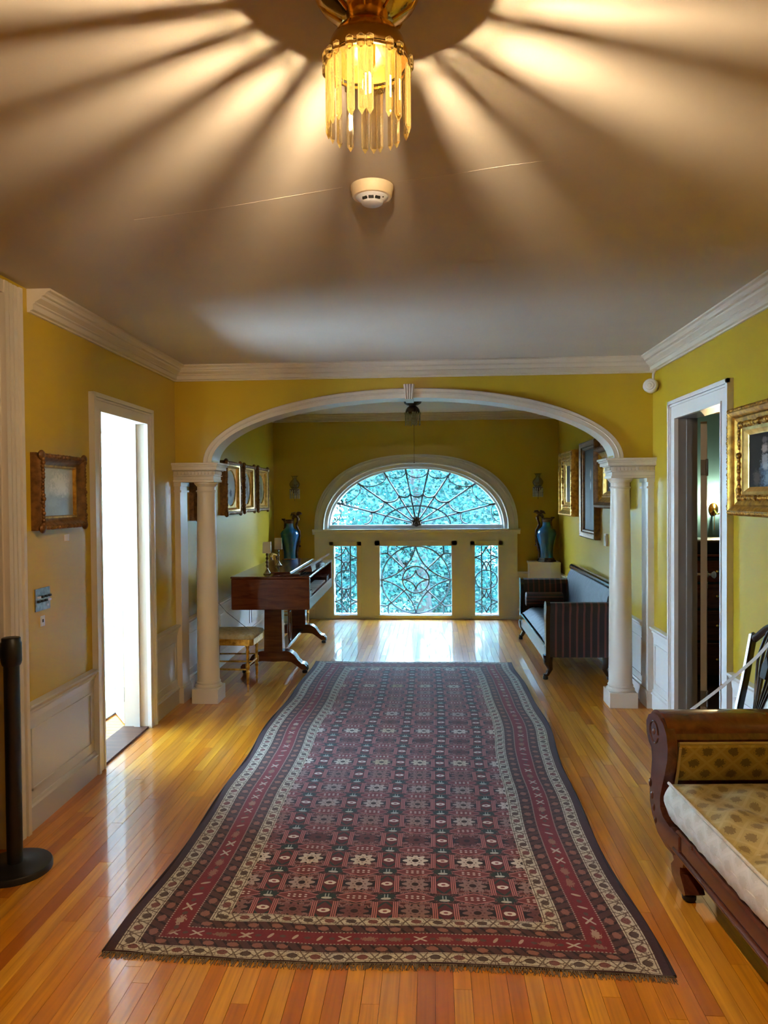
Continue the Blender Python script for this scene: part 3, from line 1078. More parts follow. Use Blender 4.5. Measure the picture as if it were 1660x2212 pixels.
rows += [[(1.044, FAR, 0.0), (1.044, FAR, CEIL2), (1.044, FAR + 0.2, CEIL2), (1.044, FAR + 0.2, 0.0)],
         [(1.75, FAR, 0.0), (1.75, FAR, CEIL2), (1.75, FAR + 0.2, CEIL2), (1.75, FAR + 0.2, 0.0)]]
struct('wall_far', MB().strip(rows, closed_u=True, caps=True), M['wall'])
struct('baseboard_far', MB().mould(BASE, 1.06, 1.578, FW).mould(BASE, -2.03, -1.507, FW), M['white'])
t21 = struct('trim_21', MB().mould(RAIL, 1.06, 1.578, FW).mould(RAIL, -2.03, -1.507, FW), M['winpaint'])
_mb = MB()
dado(_mb, FW, 1.06, 1.578)
dado(_mb, FW, -2.03, -1.507)
_mb.build('dado_panel', M['winpaint'], t21)
# panelled surround below the fanlight
HOLES = [(-1.270, -0.955), (-0.683, 0.247), (0.517, 0.832)]
HZ0, HZ1 = 0.045, 0.940
_mb = MB()
px = -1.507
for a, b in HOLES:
    fbox(_mb, FW, px, a, -0.2, 0.022, 0.0, HZ1)
    px = b
fbox(_mb, FW, px, 1.060, -0.2, 0.022, 0.0, HZ1)
fbox(_mb, FW, -1.507, 1.060, -0.2, 0.022, HZ1, 1.075)
for a, b in HOLES:
    fbox(_mb, FW, a, b, -0.2, 0.022, 0.0, HZ0)
surround = struct('trim_22', _mb, M['winpaint'])
SILL = [(-0.1, 1.075), (0.030, 1.075), (0.030, 1.100), (0.040, 1.106), (0.040, 1.112), (0.058, 1.126), (0.058, 1.142), (-0.1, 1.142)]
MB().mould(SILL, -1.530, 1.096, FW).build('transom', M['winpaint'], surround)
fbox(MB(), FW, -1.515, 1.065, 0.022, 0.034, 0.0, 0.022).build('foot_rail', M['winpaint'], surround)
# fanlight casing
csec = [(0.0, 0.030), (0.10, 0.030), (0.14, 0.040), (0.22, 0.040), (0.26, 0.030), (0.52, 0.026), (0.56, 0.040), (0.62, 0.040), (0.66, 0.010), (0.86, 0.004), (0.90, -0.02), (1.0, -0.03), (1.0, -0.2), (0.0, -0.2)]
FIc = sup(-0.220, 1.093, 0.765, 1.140, 2.12)
rows = []
for (ox, oz), (ix, iz) in zip(FO, FIc):
    rows.append([FW(ox + (ix - ox) * q, d, oz + (iz - oz) * q) for q, d in csec])
struct('trim_23', MB().strip(rows, closed_u=True, caps=True), M['winpaint'], True, 25)

# ------------------------------------------------------------------ windows
def bars(root, lines, r, y, mat):
    for pts in lines:
        closed = (abs(pts[0][0] - pts[-1][0]) + abs(pts[0][1] - pts[-1][1])) < 1e-6
        p3 = [(x, y, z) for x, z in (pts[:-1] if closed else pts)]
        MB().tube(p3, r, 6, closed=closed).build('glazing_bar', mat, root, True)

# fanlight
GY = FAR + 0.06
gl = [(-1.313, 1.192)] + FI[1:-1] + [(0.873, 1.192)]
w1 = struct('window_1', MB().prism(gl, GY, GY + 0.006, lambda a, b, h: (a, h, b)), M['pane'])
fr = MB()
fr.box(-1.31, 0.87, GY - 0.03, GY + 0.03, 1.142, 1.192)
fr.build('bottom_rail', M['winpaint'], w1)
HX, HZ = -0.205, 1.205
angs = [14, 34, 56, 77, 101, 122, 145, 165]
def rimpt(a):
    """where a ray from the hub meets the glass edge"""
    c, s = math.cos(math.radians(a)), math.sin(math.radians(a))
    lo, hi = 0.0, 2.5
    for _ in range(40):
        t = 0.5 * (lo + hi)
        x, z = HX + c * t, HZ + s * t
        inside = (abs(x + 0.220) / 1.093) ** 2.12 + (max(0, z - 1.19) / 0.715) ** 2.12 < 1
        lo, hi = (t, hi) if inside else (lo, t)
    return lo
lines = []
mid = []
for a in angs:
    L = rimpt(a)
    c, s = math.cos(math.radians(a)), math.sin(math.radians(a))
    lines.append([(HX + c * 0.05, HZ + s * 0.05), (HX + c * L, HZ + s * L)])
    mid.append((HX + c * L * 0.60, HZ + s * L * 0.60))
ends = [(HX + rimpt(0.5) * 0.60, 1.205)] + mid + [(HX - rimpt(179.5) * 0.60, 1.205)]
for (x0, z0), (x1, z1) in zip(ends[:-1], ends[1:]):
    mx, mz = (x0 + x1) / 2, (z0 + z1) / 2
    dx, dz = HX - mx, HZ - mz
    q = math.hypot(dx, dz)
    k = 0.5 * math.hypot(x1 - x0, z1 - z0) * 1.15
    dx, dz = dx / q * k, dz / q * k
    lines.append(bez((x0, z0), (x0 + dx, z0 + dz), (x1 + dx, z1 + dz), (x1, z1), 12))
lines.append(arc(HX, 1.20, 0.43, 0, 180, 28, 0.235))
rim = [0.5] + angs + [179.5]
for a0, a1 in zip(rim[:-1], rim[1:]):
    p = []
    for a in (a0 + 0.5, a1 - 0.5):
        L = rimpt(a)
        p.append((HX + math.cos(math.radians(a)) * L * 0.985, HZ + math.sin(math.radians(a)) * L * 0.985))
    mx, mz = (p[0][0] + p[1][0]) / 2, (p[0][1] + p[1][1]) / 2
    dx, dz = (HX - mx), (HZ - mz)
    q = math.hypot(dx, dz)
    k = 0.5 * math.hypot(p[0][0] - p[1][0], p[0][1] - p[1][1]) * 0.95
    lines.append(bez(p[0], (p[0][0] + dx / q * k, p[0][1] + dz / q * k), (p[1][0] + dx / q * k, p[1][1] + dz / q * k), p[1], 12))
bars(w1, lines[:len(angs)], 0.0115, GY - 0.012, M['bar'])
bars(w1, lines[len(angs):len(angs) + len(ends)], 0.0105, GY - 0.012, M['bar'])
bars(w1, lines[len(angs) + len(ends):], 0.0065, GY - 0.012, M['bar'])
hub = MB()
for a in range(0, 181, 30):
    c, s = math.cos(math.radians(a)), math.sin(math.radians(a))
    hub.tube([(HX, GY - 0.02, HZ - 0.01), (HX + c * 0.05, GY - 0.03, HZ + s * 0.06), (HX + c * 0.075, GY - 0.02, HZ + s * 0.10)], [0.022, 0.018, 0.004], 8)
hub.sphere((HX, GY - 0.03, HZ), 0.035, 12, 8)
hub.build('hub_rosette', M['bronze'], w1, True)

def sash(name, a, b, z0, z1, w=0.045):
    o = struct(name, MB().box(a, b, GY, GY + 0.006, z0, z1), M['pane'])
    mb = MB()
    for q in ((a - w, a + 0.008, z0 - 0.03, z1 + w), (b - 0.008, b + w, z0 - 0.03, z1 + w)):
        fbox(mb, FW, q[0], q[1], 0.022, 0.036, q[2], q[3])
    fbox(mb, FW, a - w, b + w, 0.022, 0.036, z1 - 0.004, z1 + w)
    fbox(mb, FW, a - w, b + w, 0.022, 0.042, z0 - 0.035, z0 + 0.004)
    mb.build('sash_frame', M['winpaint'], o)
    mb = MB()
    for q in ((a, a + 0.012, z0, z1), (b - 0.012, b, z0, z1), (a, b, z0, z0 + 0.012), (a, b, z1 - 0.012, z1)):
        mb.box(q[0], q[1], FAR - 0.02, GY, q[2], q[3])
    mb.build('reveal', M['white'], o)
    return o

def side_lines(c):
    L = [[(c - 0.058, HZ0), (c - 0.058, HZ1)], [(c + 0.058, HZ0), (c + 0.058, HZ1)]]
    m = (HZ0 + HZ1) / 2
    L.append(arc(c, m, 0.138, 0, 360, 32, 0.120))
    for s in (1, -1):
        top = m + s * 0.42
        for k in (1, -1):
            L.append(bez((c, top), (c + k * 0.03, top - s * 0.10), (c + k * 0.09, top - s * 0.13), (c + k * 0.155, top - s * 0.135), 10))
            L.append(bez((c, m + s * 0.12), (c + k * 0.01, m + s * 0.20), (c + k * 0.05, m + s * 0.27), (c + k * 0.155, m + s * 0.28), 10))
            L.append(bez((c, m + s * 0.235), (c + k * 0.03, m + s * 0.21), (c + k * 0.05, m + s * 0.17), (c + k * 0.06, m + s * 0.11), 8))
    return L
for nm, (a, b) in (('window_2', HOLES[0]), ('window_4', HOLES[2])):
    w = sash(nm, a, b, HZ0, HZ1)
    bars(w, side_lines((a + b) / 2), 0.0085, GY - 0.010, M['bar'])
w3 = sash('window_3', HOLES[1][0], HOLES[1][1], HZ0, HZ1, 0.052)
cx, cz = (HOLES[1][0] + HOLES[1][1]) / 2, (HZ0 + HZ1) / 2
hw, hh = 0.462, 0.445
L = [arc(cx, cz, 0.170, 0, 360, 36), arc(cx, cz, 0.435, 0, 360, 56, 0.430)]
for sx in (1, -1):
    for sz in (1, -1):
        L.append(bez((cx, cz + sz * hh), (cx + sx * 0.03, cz + sz * 0.22), (cx + sx * 0.22, cz + sz * 0.03), (cx + sx * hw, cz), 18))
        L.append(bez((cx, cz + sz * 0.125), (cx + sx * 0.01, cz + sz * 0.06), (cx + sx * 0.06, cz + sz * 0.01), (cx + sx * 0.170, cz), 12))
        L.append([(cx + sx * 0.128, cz + sz * 0.122), (cx + sx * 0.318, cz + sz * 0.300)])
        L.append(bez((cx + sx * 0.345, cz + sz * hh), (cx + sx * 0.365, cz + sz * 0.36), (cx + sx * 0.36, cz + sz * 0.31), (cx + sx * 0.318, cz + sz * 0.300), 10))
        L.append(bez((cx + sx * hw, cz + sz * 0.325), (cx + sx * 0.38, cz + sz * 0.345), (cx + sx * 0.34, cz + sz * 0.33), (cx + sx * 0.318, cz + sz * 0.300), 10))
bars(w3, L, 0.0105, GY - 0.010, M['bar'])

# ------------------------------------------------------------------ rooms glimpsed through the doors
# left room, with its own window in the outer wall
LR = dict(x0=-3.80, x1=-2.06, y0=3.32, y1=6.02, z=2.32)
lf = struct('floor_left_room', MB().box(LR['x0'], -2.02, LR['y0'], LR['y1'], -0.10, -0.002), M['thresh'])
for k in range(44):
    y = LR['y0'] + k * 0.062
    if y + 0.062 < LR['y1']:
        MB().cbox(-3.79 + 0.3 * ((k * 7) % 5), -2.09, y + 0.0005, y + 0.0615, -0.002, 0.010, 0.001).build('plank', M['plank'], lf)
struct('ceiling_left_room', MB().box(LR['x0'], -2.03, LR['y0'], LR['y1'] + 0.1, LR['z'], LR['z'] + 0.1), M['white'])
struct('wall_left_room_far', MB().box(LR['x0'], -2.03, LR['y1'], LR['y1'] + 0.1, 0, LR['z']), M['paperwall'])
struct('wall_left_room_near', MB().box(LR['x0'], -2.03, LR['y0'] - 0.1, LR['y0'], 0, LR['z']), M['white'])
wy0, wy1, wz0, wz1 = 3.50, 5.80, 0.30, 2.20
_mb = MB()
for q in ((LR['y0'] - 0.1, wy0, 0, LR['z']), (wy1, LR['y1'] + 0.1, 0, LR['z']), (wy0, wy1, 0, wz0), (wy0, wy1, wz1, LR['z'])):
    _mb.box(LR['x0'] - 0.15, LR['x0'], q[0], q[1], q[2], q[3])
struct('wall_left_room_outer', _mb, M['white'])
w5 = struct('window_5', MB().box(LR['x0'] - 0.08, LR['x0'] - 0.074, wy0, wy1, wz0, wz1), M['pane'])
for k in range(3):
    y = wy0 + (wy1 - wy0) * (k / 2)
    MB().box(LR['x0'] - 0.10, LR['x0'] - 0.05, y - 0.03, y + 0.03, wz0, wz1).build('mullion', M['white'], w5)
MB().box(LR['x0'] - 0.10, LR['x0'] - 0.05, wy0, wy1, (wz0 + wz1) / 2 - 0.02, (wz0 + wz1) / 2 + 0.02).build('meeting_rail', M['white'], w5)
struct('baseboard_left_room', MB().box(LR['x0'], -2.06, LR['y1'] - 0.025, LR['y1'], 0, 0.14), M['mahog3'])
struct('trim_24', MB().mould(up(CROWN, LR['z']), LR['x0'], -2.06, lambda u, d, z: (u, LR['y1'] - d, z)), M['white'])

# right room, unlit but for its wall lamp
struct('floor_right_room', MB().box(1.69, 4.2, 3.4, 6.62, -0.10, 0.0), M['thresh'])
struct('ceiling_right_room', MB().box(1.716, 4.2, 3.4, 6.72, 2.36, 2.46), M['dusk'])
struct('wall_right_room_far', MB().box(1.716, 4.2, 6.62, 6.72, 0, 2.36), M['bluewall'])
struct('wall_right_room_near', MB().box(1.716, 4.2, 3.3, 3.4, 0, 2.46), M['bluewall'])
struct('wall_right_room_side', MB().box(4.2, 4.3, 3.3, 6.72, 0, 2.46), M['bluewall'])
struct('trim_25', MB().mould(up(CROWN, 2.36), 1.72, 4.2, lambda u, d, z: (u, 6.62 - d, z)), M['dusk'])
# dark side passage on the left
struct('floor_passage', MB().box(-4.0, -1.98, 1.3, 3.2, -0.10, 0.0), M['thresh'])
struct('wall_passage', MB().box(-4.1, -4.0, 1.3, 3.22, 0, 2.5).box(-4.1, -1.99, 1.2, 1.3, 0, 2.5).box(-4.1, -2.03, 3.135, 3.215, 0, 2.5), M['shadewall'])
struct('ceiling_passage', MB().box(-4.1, -1.99, 1.2, 3.22, 2.5, 2.6), M['ceil'])
# one roof added unseen over the whole house keeps the sun out of the joints
struct('sun_block_roof', MB().box(-5.6, 4.6, -2.0, 6.9, 2.75, 2.95).box(-2.6, 2.1, 6.9, FAR + 0.45, 2.75, 2.95), M['sun_block_roof'])
# ------------------------------------------------------------------ garden seen through the windows
struct('ground', MB().box(-40, 40, FAR + 0.6, 70, -4.2, -4.0), M['lawn'])
def tree(label, x, y, base, top, rx, n, seed, leaf=0.15):
    r = random.Random(seed)
    t = thing('tree', label, 'tree', (x, y, -4.0))
    mb = MB()
    h = top + 4.0
    mb.tube([(0, 0, 0), (0.1, 0.05, h * 0.35), (-0.08, 0, h * 0.65), (0.05, 0.1, h * 0.9)], [0.24, 0.18, 0.11, 0.03], 8)
    for k in range(9):
        a = r.random() * 2 * PI
        z = h * (0.25 + 0.6 * r.random())
        mb.tube([(0, 0, z), (math.cos(a) * rx * 0.4, math.sin(a) * rx * 0.4, z + 0.4), (math.cos(a) * rx * 0.85, math.sin(a) * rx * 0.85, z + 0.6 + 0.5 * r.random())], [0.07, 0.045, 0.012], 6)
    mb.build('trunk', M['bark'], t, True)
    zc, rz = (base + top) / 2 + 4.0, (top - base) / 2
    cl = []
    for k in range(60):
        while True:
            p = [r.uniform(-1, 1) for _ in range(3)]
            if 0.2 < sum(q * q for q in p) < 1:
                break
        cl.append((p[0] * rx, p[1] * rx, zc + p[2] * rz))
    vs, fs = [], []
    for k in range(n):
        c = cl[r.randrange(len(cl))]
        s = 0.34 * rx / 2.6
        px, py, pz = (c[0] + r.gauss(0, s), c[1] + r.gauss(0, s), c[2] + r.gauss(0, s * 0.8))
        px, py = max(-rx - 0.45, min(rx + 0.45, px)), max(-rx - 0.45, min(rx + 0.45, py))
        a = Vector((r.gauss(0, 1), r.gauss(0, 1), r.gauss(0, 0.6))).normalized()
        b = a.cross(Vector((r.gauss(0, 1), r.gauss(0, 1), r.gauss(0, 1)))).normalized()
        L = leaf * (0.6 + 0.8 * r.random())
        o = len(vs)
        P = Vector((px, py, pz))
        vs += [tuple(P), tuple(P + a * L * 0.5 + b * L * 0.28), tuple(P + a * L), tuple(P + a * L * 0.5 - b * L * 0.28)]
        fs.append((o, o + 1, o + 2, o + 3))
    me = bpy.data.meshes.new('foliage')
    me.from_pydata(vs, [], fs)
    me.materials.append(M['leaf'])
    o = bpy.data.objects.new('foliage', me)
    COL.objects.link(o)
    o.parent = t
    tag(o, kind='stuff')
    return t
tree('leafy tree straight beyond the middle pane of the arched window', -0.3, 16.0, -3.2, 4.9, 2.6, 32000, 1, 0.10)
tree('leafy tree behind the nearest one, left of the window axis', -3.7, 22.6, -3.2, 6.8, 2.6, 34000, 2, 0.15)
tree('leafy tree behind the nearest one, right of the window axis', 3.2, 22.6, -3.2, 6.4, 2.6, 34000, 3, 0.15)
tree('tree standing to the left of the nearest one', -7.2, 16.0, -3.0, 5.0, 2.5, 7000, 4, 0.16)
tree('tree standing to the right of the nearest one', 6.6, 16.0, -3.0, 5.0, 2.5, 7000, 5, 0.16)
tree('farthest tree on the window axis', -0.2, 29.6, -3.6, 3.9, 2.9, 30000, 6, 0.22)
tree('farthest tree on the left of the garden', -7.6, 29.6, -3.6, 4.4, 2.9, 20000, 8, 0.22)
tree('farthest tree on the right of the garden', 7.2, 29.6, -3.6, 4.4, 2.9, 20000, 9, 0.22)
# ------------------------------------------------------------------ chandelier
def prism_mesh(L, w, tip, name, mat):
    """faceted bar hanging from the origin with a pointed foot"""
    mb = MB()
    sec = [(w * 0.5, 0.0), (w * 0.22, w * 0.30), (-w * 0.22, w * 0.30), (-w * 0.5, 0.0), (-w * 0.22, -w * 0.30), (w * 0.22, -w * 0.30)]
    rows = [[(a * s, b * s, z) for a, b in sec] for s, z in ((0.35, 0.0), (1.0, -tip * 0.8), (1.0, -L + tip), (0.12, -L))]
    mb.strip(rows, closed_u=True, caps=True)
    o = mb.build(name, mat)
    me = o.data
    bpy.data.objects.remove(o)
    return me

def prism_lamp(label, x, y, ztop, s, lit, chain=0.0, n=24):
    t = thing('crystal_ceiling_lamp', label, 'ceiling lamp', (x, y, ztop))
    MB().lathe([(0.036 * s, -0.068 * s), (0.050 * s, -0.060 * s), (0.078 * s, -0.044 * s), (0.096 * s, -0.026 * s), (0.105 * s, -0.008 * s), (0.108 * s, 0.0)], seg=40).build('canopy', M['brass'] if lit else M['bronze'], t, True)
    for k in range(8):
        ring = MB()
        a = 2 * PI * k / 8
        c, q = math.cos(a), math.sin(a)
        ring.tube([(c * 0.100 * s, q * 0.100 * s, -0.012 * s), (c * 0.085 * s, q * 0.085 * s, -0.040 * s), (c * 0.050 * s, q * 0.050 * s, -0.062 * s)], [0.002 * s, 0.0035 * s, 0.002 * s], 6)
        ring.build('gadroon', M['brass'] if lit else M['bronze'], t, True)
    MB().lathe([(0.079 * s, -0.142 * s), (0.080 * s, -0.136 * s), (0.077 * s, -0.122 * s), (0.071 * s, -0.104 * s), (0.060 * s, -0.088 * s), (0.044 * s, -0.074 * s), (0.034 * s, -0.064 * s),
                (0.030 * s, -0.064 * s), (0.040 * s, -0.078 * s), (0.056 * s, -0.092 * s), (0.067 * s, -0.106 * s), (0.073 * s, -0.122 * s), (0.076 * s, -0.142 * s)], seg=48, caps=False).build('dome', M['brass'] if lit else M['bronze'], t, True)
    MB().lathe([(0.004 * s, -0.164 * s), (0.010 * s, -0.158 * s), (0.014 * s, -0.150 * s), (0.016 * s, -0.145 * s), (0.016 * s, -0.10 * s), (0.020 * s, -0.07 * s)], seg=16).build('socket', M['brass'], t, True)
    if lit:
        MB().lathe([(0.0, -0.203 * s), (0.007 * s, -0.200 * s), (0.0100 * s, -0.192 * s), (0.0095 * s, -0.180 * s), (0.0070 * s, -0.170 * s), (0.004 * s, -0.163 * s)], seg=16).build('bulb', M['bulb'], t, True)
    else:
        MB().lathe([(0.0, -0.200 * s), (0.010 * s, -0.196 * s), (0.015 * s, -0.180 * s), (0.012 * s, -0.160 * s), (0.008 * s, -0.150 * s)], seg=16).build('bulb', M['porcelain'], t, True)
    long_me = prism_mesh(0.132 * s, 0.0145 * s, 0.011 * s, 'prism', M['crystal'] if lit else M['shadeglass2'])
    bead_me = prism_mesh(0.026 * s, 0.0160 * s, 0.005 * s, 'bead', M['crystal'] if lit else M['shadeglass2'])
    r = random.Random(5)
    for k in range(n):
        a = 2 * PI * (k + 1.1 * (r.random() - 0.5)) / n
        for me, rad, z, nm in ((long_me, 0.0795 * s, -0.150 * s, 'prism'), (bead_me, 0.0850 * s, -0.137 * s, 'bead')):
            o = bpy.data.objects.new(nm, me)
            COL.objects.link(o)
            o.parent = t
            o.location = (rad * math.cos(a), rad * math.sin(a), z)
            o.rotation_euler = (0, 0, a + PI / 2 + (r.random() - 0.5) * 0.5)
    MB().lathe([(0.0775 * s, -0.152 * s), (0.082 * s, -0.152 * s), (0.082 * s, -0.147 * s), (0.0775 * s, -0.147 * s)], seg=48, caps=False).build('hanging_ring', M['brass'] if lit else M['bronze'], t, True)
    for k in range(4):
        a = PI / 4 + k * PI / 2
        MB().tube([(0.078 * s * math.cos(a), 0.078 * s * math.sin(a), -0.152 * s), (0.077 * s * math.cos(a), 0.077 * s * math.sin(a), -0.138 * s)], 0.0018 * s, 6).build('ring_post', M['brass'] if lit else M['bronze'], t)
    if chain:
        MB().tube([(0.012 * s, 0, -0.07 * s), (0.012 * s, 0, -0.29 * s - chain)], 0.0022, 6).build('pull_chain', M['bronze'], t)
        MB().sphere((0.012 * s, 0, -0.29 * s - chain), 0.006).build('pull_bead', M['bronze'], t, True)
    return t
M['shadeglass2'] = plain('frosted_crystal', (0.52, 0.52, 0.42), 0.15, var=0.25, scale=40, trans=0.35)
prism_lamp('lit brass ceiling lamp hung with crystal prisms tinted amber for its glow', -0.121, 1.45, CEIL, 1.0, True)

# ------------------------------------------------------------------ smoke detector
t = thing('smoke_detector', 'round white smoke detector on the ceiling beyond the lit lamp', 'smoke detector', (-0.186, 2.365, CEIL))
MB().lathe([(0.060, -0.034), (0.064, -0.030), (0.067, -0.012), (0.069, -0.008), (0.069, 0.0)], seg=40).build('base', M['plastic'], t, True)
MB().lathe([(0.030, -0.056), (0.034, -0.053), (0.036, -0.046), (0.046, -0.040), (0.052, -0.034)], seg=32).build('sensor_head', M['plastic_w'], t, True)
for k in range(3):
    a = -PI / 2 + (k - 1) * 0.55
    MB().box(-0.008, 0.008, 0.036, 0.0415, -0.050, -0.040).xf(Matrix.Rotation(a - PI / 2, 4, 'Z')).build('vent', M['slot'], t)
MB().lathe([(0.003, -0.043), (0.003, -0.038)], (0.036, -0.022, 0), 8).build('indicator', M['slot'], t)

# ------------------------------------------------------------------ framed pictures
def ring(fn, u0, u1, z0, z1, prof, closed=True):
    """profile of (inset, depth) run round a rectangle"""
    rows = []
    for su, sz in ((0, 0), (1, 0), (1, 1), (0, 1)):
        rows.append([fn((u0 + w) if su == 0 else (u1 - w), d, (z0 + w) if sz == 0 else (z1 - w)) for w, d in prof])
    return MB().strip(rows, closed_u=closed, closed_v=True)

def knobs(fn, u0, u1, z0, z1, inset, depth, r, pitch, rng, sides='lrtb', jag=0.35):
    """row of carved leaves round a frame, as one carved strip"""
    mb = MB()
    a, b, c, d = u0 + inset, u1 - inset, z0 + inset, z1 - inset
    runs = {'b': ((a, c), (b, c)), 't': ((a, d), (b, d)), 'l': ((a, c), (a, d)), 'r': ((b, c), (b, d))}
    for s in sides:
        (p0, q0), (p1, q1) = runs[s]
        n = max(2, int(math.hypot(p1 - p0, q1 - q0) / pitch))
        for k in range(n + 1):
            t_ = k / n
            rr = r * (1 + jag * (rng.random() - 0.5))
            c0 = fn(p0 + (p1 - p0) * t_, depth + rng.uniform(-0.2, 0.2) * r, q0 + (q1 - q0) * t_)
            mb.sphere(c0, rr, 6, 4, (1, 1, 1))
    return mb

def canvas_box(fn, u0, u1, z0, z1, d0, d1):
    return fbox(MB(), fn, u0, u1, d0, d1, z0, z1)

rng = random.Random(11)
# left wall landscape
def LWo(o):
    def f(u, d, z):
        p = LW(u, d, z)
        return (p[0] - o[0], p[1] - o[1], z)
    return f
o0 = LW(3.60, 0, 1.585)
fn = LWo(o0)
t = thing('picture', 'small landscape in a brown gilt frame above the switch plate', 'picture', o0)
U0, U1, Z0, Z1 = 3.365, 3.835, 1.402, 1.775
ring(fn, U0, U1, Z0 - o0[2], Z1 - o0[2], [(0, 0), (0, 0.030), (0.010, 0.052), (0.024, 0.056), (0.034, 0.046), (0.050, 0.030), (0.062, 0.026), (0.066, 0.016), (0.066, 0)]).build('frame', M['gilt_dark'], t, True, 30)
ring(fn, U0 + 0.056, U1 - 0.056, Z0 + 0.056 - o0[2], Z1 - 0.056 - o0[2], [(0, 0.020), (0, 0.028), (0.008, 0.028), (0.012, 0.014), (0.012, 0.006)]).build('sight_edge', M['gilt'], t)
knobs(fn, U0, U1, Z0 - o0[2], Z1 - o0[2], 0.014, 0.054, 0.011, 0.017, rng).build('carved_edge', M['gilt_dark'], t, True, 60)
for cu in (U0 + 0.012, U1 - 0.012):
    for cz in (Z0 + 0.012 - o0[2], Z1 - 0.012 - o0[2]):
        MB().sphere(fn(cu, 0.050, cz), 0.024, 8, 6, (0.6, 1, 1)).build('corner_leaf', M['gilt_dark'], t, True, 60)
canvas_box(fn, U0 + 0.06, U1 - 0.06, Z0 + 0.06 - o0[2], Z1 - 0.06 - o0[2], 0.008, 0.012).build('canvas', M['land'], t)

# big portrait on the right wall
def RWo(o, base=RW):
    def f(u, d, z):
        p = base(u, d, z)
        return (p[0] - o[0], p[1] - o[1], z)
    return f
def big_frame(fn, t, u0, u1, z0, z1, w, depth, canvas, rich=True, outer='gilt_carved'):
    ring(fn, u0, u1, z0, z1, [(0, 0), (0, depth * 0.72), (w * 0.05, depth * 0.90), (w * 0.18, depth), (w * 0.28, depth * 0.86), (w * 0.34, depth * 0.66), (w * 0.34, 0)]).build('outer_moulding', M['gilt'] if rich else M[outer], t, True, 30)
    ring(fn, u0 + w * 0.34, u1 - w * 0.34, z0 + w * 0.34, z1 - w * 0.34, [(0, 0), (0, depth * 0.60), (w * 0.05, depth * 0.68), (w * 0.12, depth * 0.62), (w * 0.30, depth * 0.44), (w * 0.36, depth * 0.50), (w * 0.40, depth * 0.46), (w * 0.40, 0)]).build('cove', M['gilt'], t, True, 30)
    ring(fn, u0 + w * 0.74, u1 - w * 0.74, z0 + w * 0.74, z1 - w * 0.74, [(0, 0), (0, depth * 0.44), (w * 0.10, depth * 0.40), (w * 0.22, depth * 0.20), (w * 0.26, depth * 0.16), (w * 0.26, 0)]).build('sight_edge', M['gilt_pale'], t)
    knobs(fn, u0, u1, z0, z1, w * 0.10, depth * 0.86, w * 0.075, w * 0.11, rng).build('carved_edge', M[outer], t, True, 60)
    if rich:
        knobs(fn, u0, u1, z0, z1, w * 0.62, depth * 0.50, w * 0.10, w * 0.13, rng, jag=0.7).build('leaf_moulding', M['gilt_carved'], t, True, 60)
    canvas_box(fn, u0 + w * 0.94, u1 - w * 0.94, z0 + w * 0.94, z1 - w * 0.94, depth * 0.06, depth * 0.12).build('canvas', canvas, t)
o0 = RW(3.50, 0, 1.715)
t = thing('painting', 'portrait of a pale figure in a wide gilt frame right of the doorway', 'painting', (o0[0] - 0.004, o0[1], o0[2]))
big_frame(RWo(o0), t, 3.04, 3.95, 1.440 - o0[2], 1.990 - o0[2], 0.145, 0.070, M['portrait_blue'])

# ------------------------------------------------------------------ switch plate and room thermostat
o0 = LW(3.45, 0, 1.068)
fn = LWo(o0)
t = thing('switch_plate', 'metal plate of light switches under the small landscape', 'light switch', o0)
fbox(MB(), fn, 3.382, 3.522, 0.0, 0.006, 1.014 - o0[2], 1.122 - o0[2]).build('plate', M['nickel'], t)
for k in range(4):
    for j in range(2):
        u = 3.398 + k * 0.034 - 0.003 * j
        z = 1.068 - o0[2] + (0.012 if j == 0 else -0.008)
        fbox(MB(), fn, u, u + 0.018, 0.006, 0.016, z - 0.005, z + 0.005).build('toggle', M['slot'] if (k + j) % 4 else M['plastic_w'], t)
fbox(MB(), fn, 3.488, 3.498, 0.006, 0.010, 1.030 - o0[2], 1.040 - o0[2]).build('screw', M['plastic_w'], t)
o0 = LW(3.45, 0, 0.962)
fn = LWo(o0)
t = thing('key_plate', 'small pale plate with a dark keyhole under the switch plate', 'key plate', o0)
fbox(MB(), fn, 3.432, 3.470, 0.0, 0.004, 0.936 - o0[2], 0.986 - o0[2]).build('plate', M['plastic_w'], t)
fbox(MB(), fn, 3.446, 3.457, 0.004, 0.006, 0.955 - o0[2], 0.970 - o0[2]).build('keyhole', M['slot'], t)
o0 = LW(3.72, 0, 1.352)
fn = LWo(o0)
t = thing('wall_label', 'small white paper label below the lower corner of the landscape', 'label', o0)
fbox(MB(), fn, 3.69, 3.74, 0.0, 0.002, 1.335 - o0[2], 1.368 - o0[2]).build('card', M['paper'], t)

# ------------------------------------------------------------------ rope post
t = thing('belt_post', 'black belt barrier post on a round base at the left edge', 'barrier post', (-1.755, 2.945, 0))
MB().lathe([(0.146, 0.0), (0.146, 0.020), (0.142, 0.027), (0.120, 0.030), (0.045, 0.032), (0.040, 0.036)], seg=48).build('base', M['black'], t, True, 50)
MB().lathe([(0.031, 0.030), (0.031, 0.87)], seg=28).build('post', M['black'], t, True)
MB().lathe([(0.033, 0.860), (0.038, 0.868), (0.041, 0.880), (0.041, 0.955), (0.037, 0.962), (0.037, 0.975), (0.034, 0.978)], seg=28).build('head', M['black'], t, True, 50)
MB().box(-0.068, -0.036, -0.020, 0.020, 0.893, 0.938).build('belt_clip', M['black'], t)
MB().hexa([(-0.060, -0.002, 0.894), (-0.060, 0.002, 0.894), (-0.088, -1.178, 0.894), (-0.092, -1.178, 0.894)], [(-0.060, -0.002, 0.936), (-0.060, 0.002, 0.936), (-0.088, -1.178, 0.936), (-0.092, -1.178, 0.936)]).build('belt', M['belt'], t)
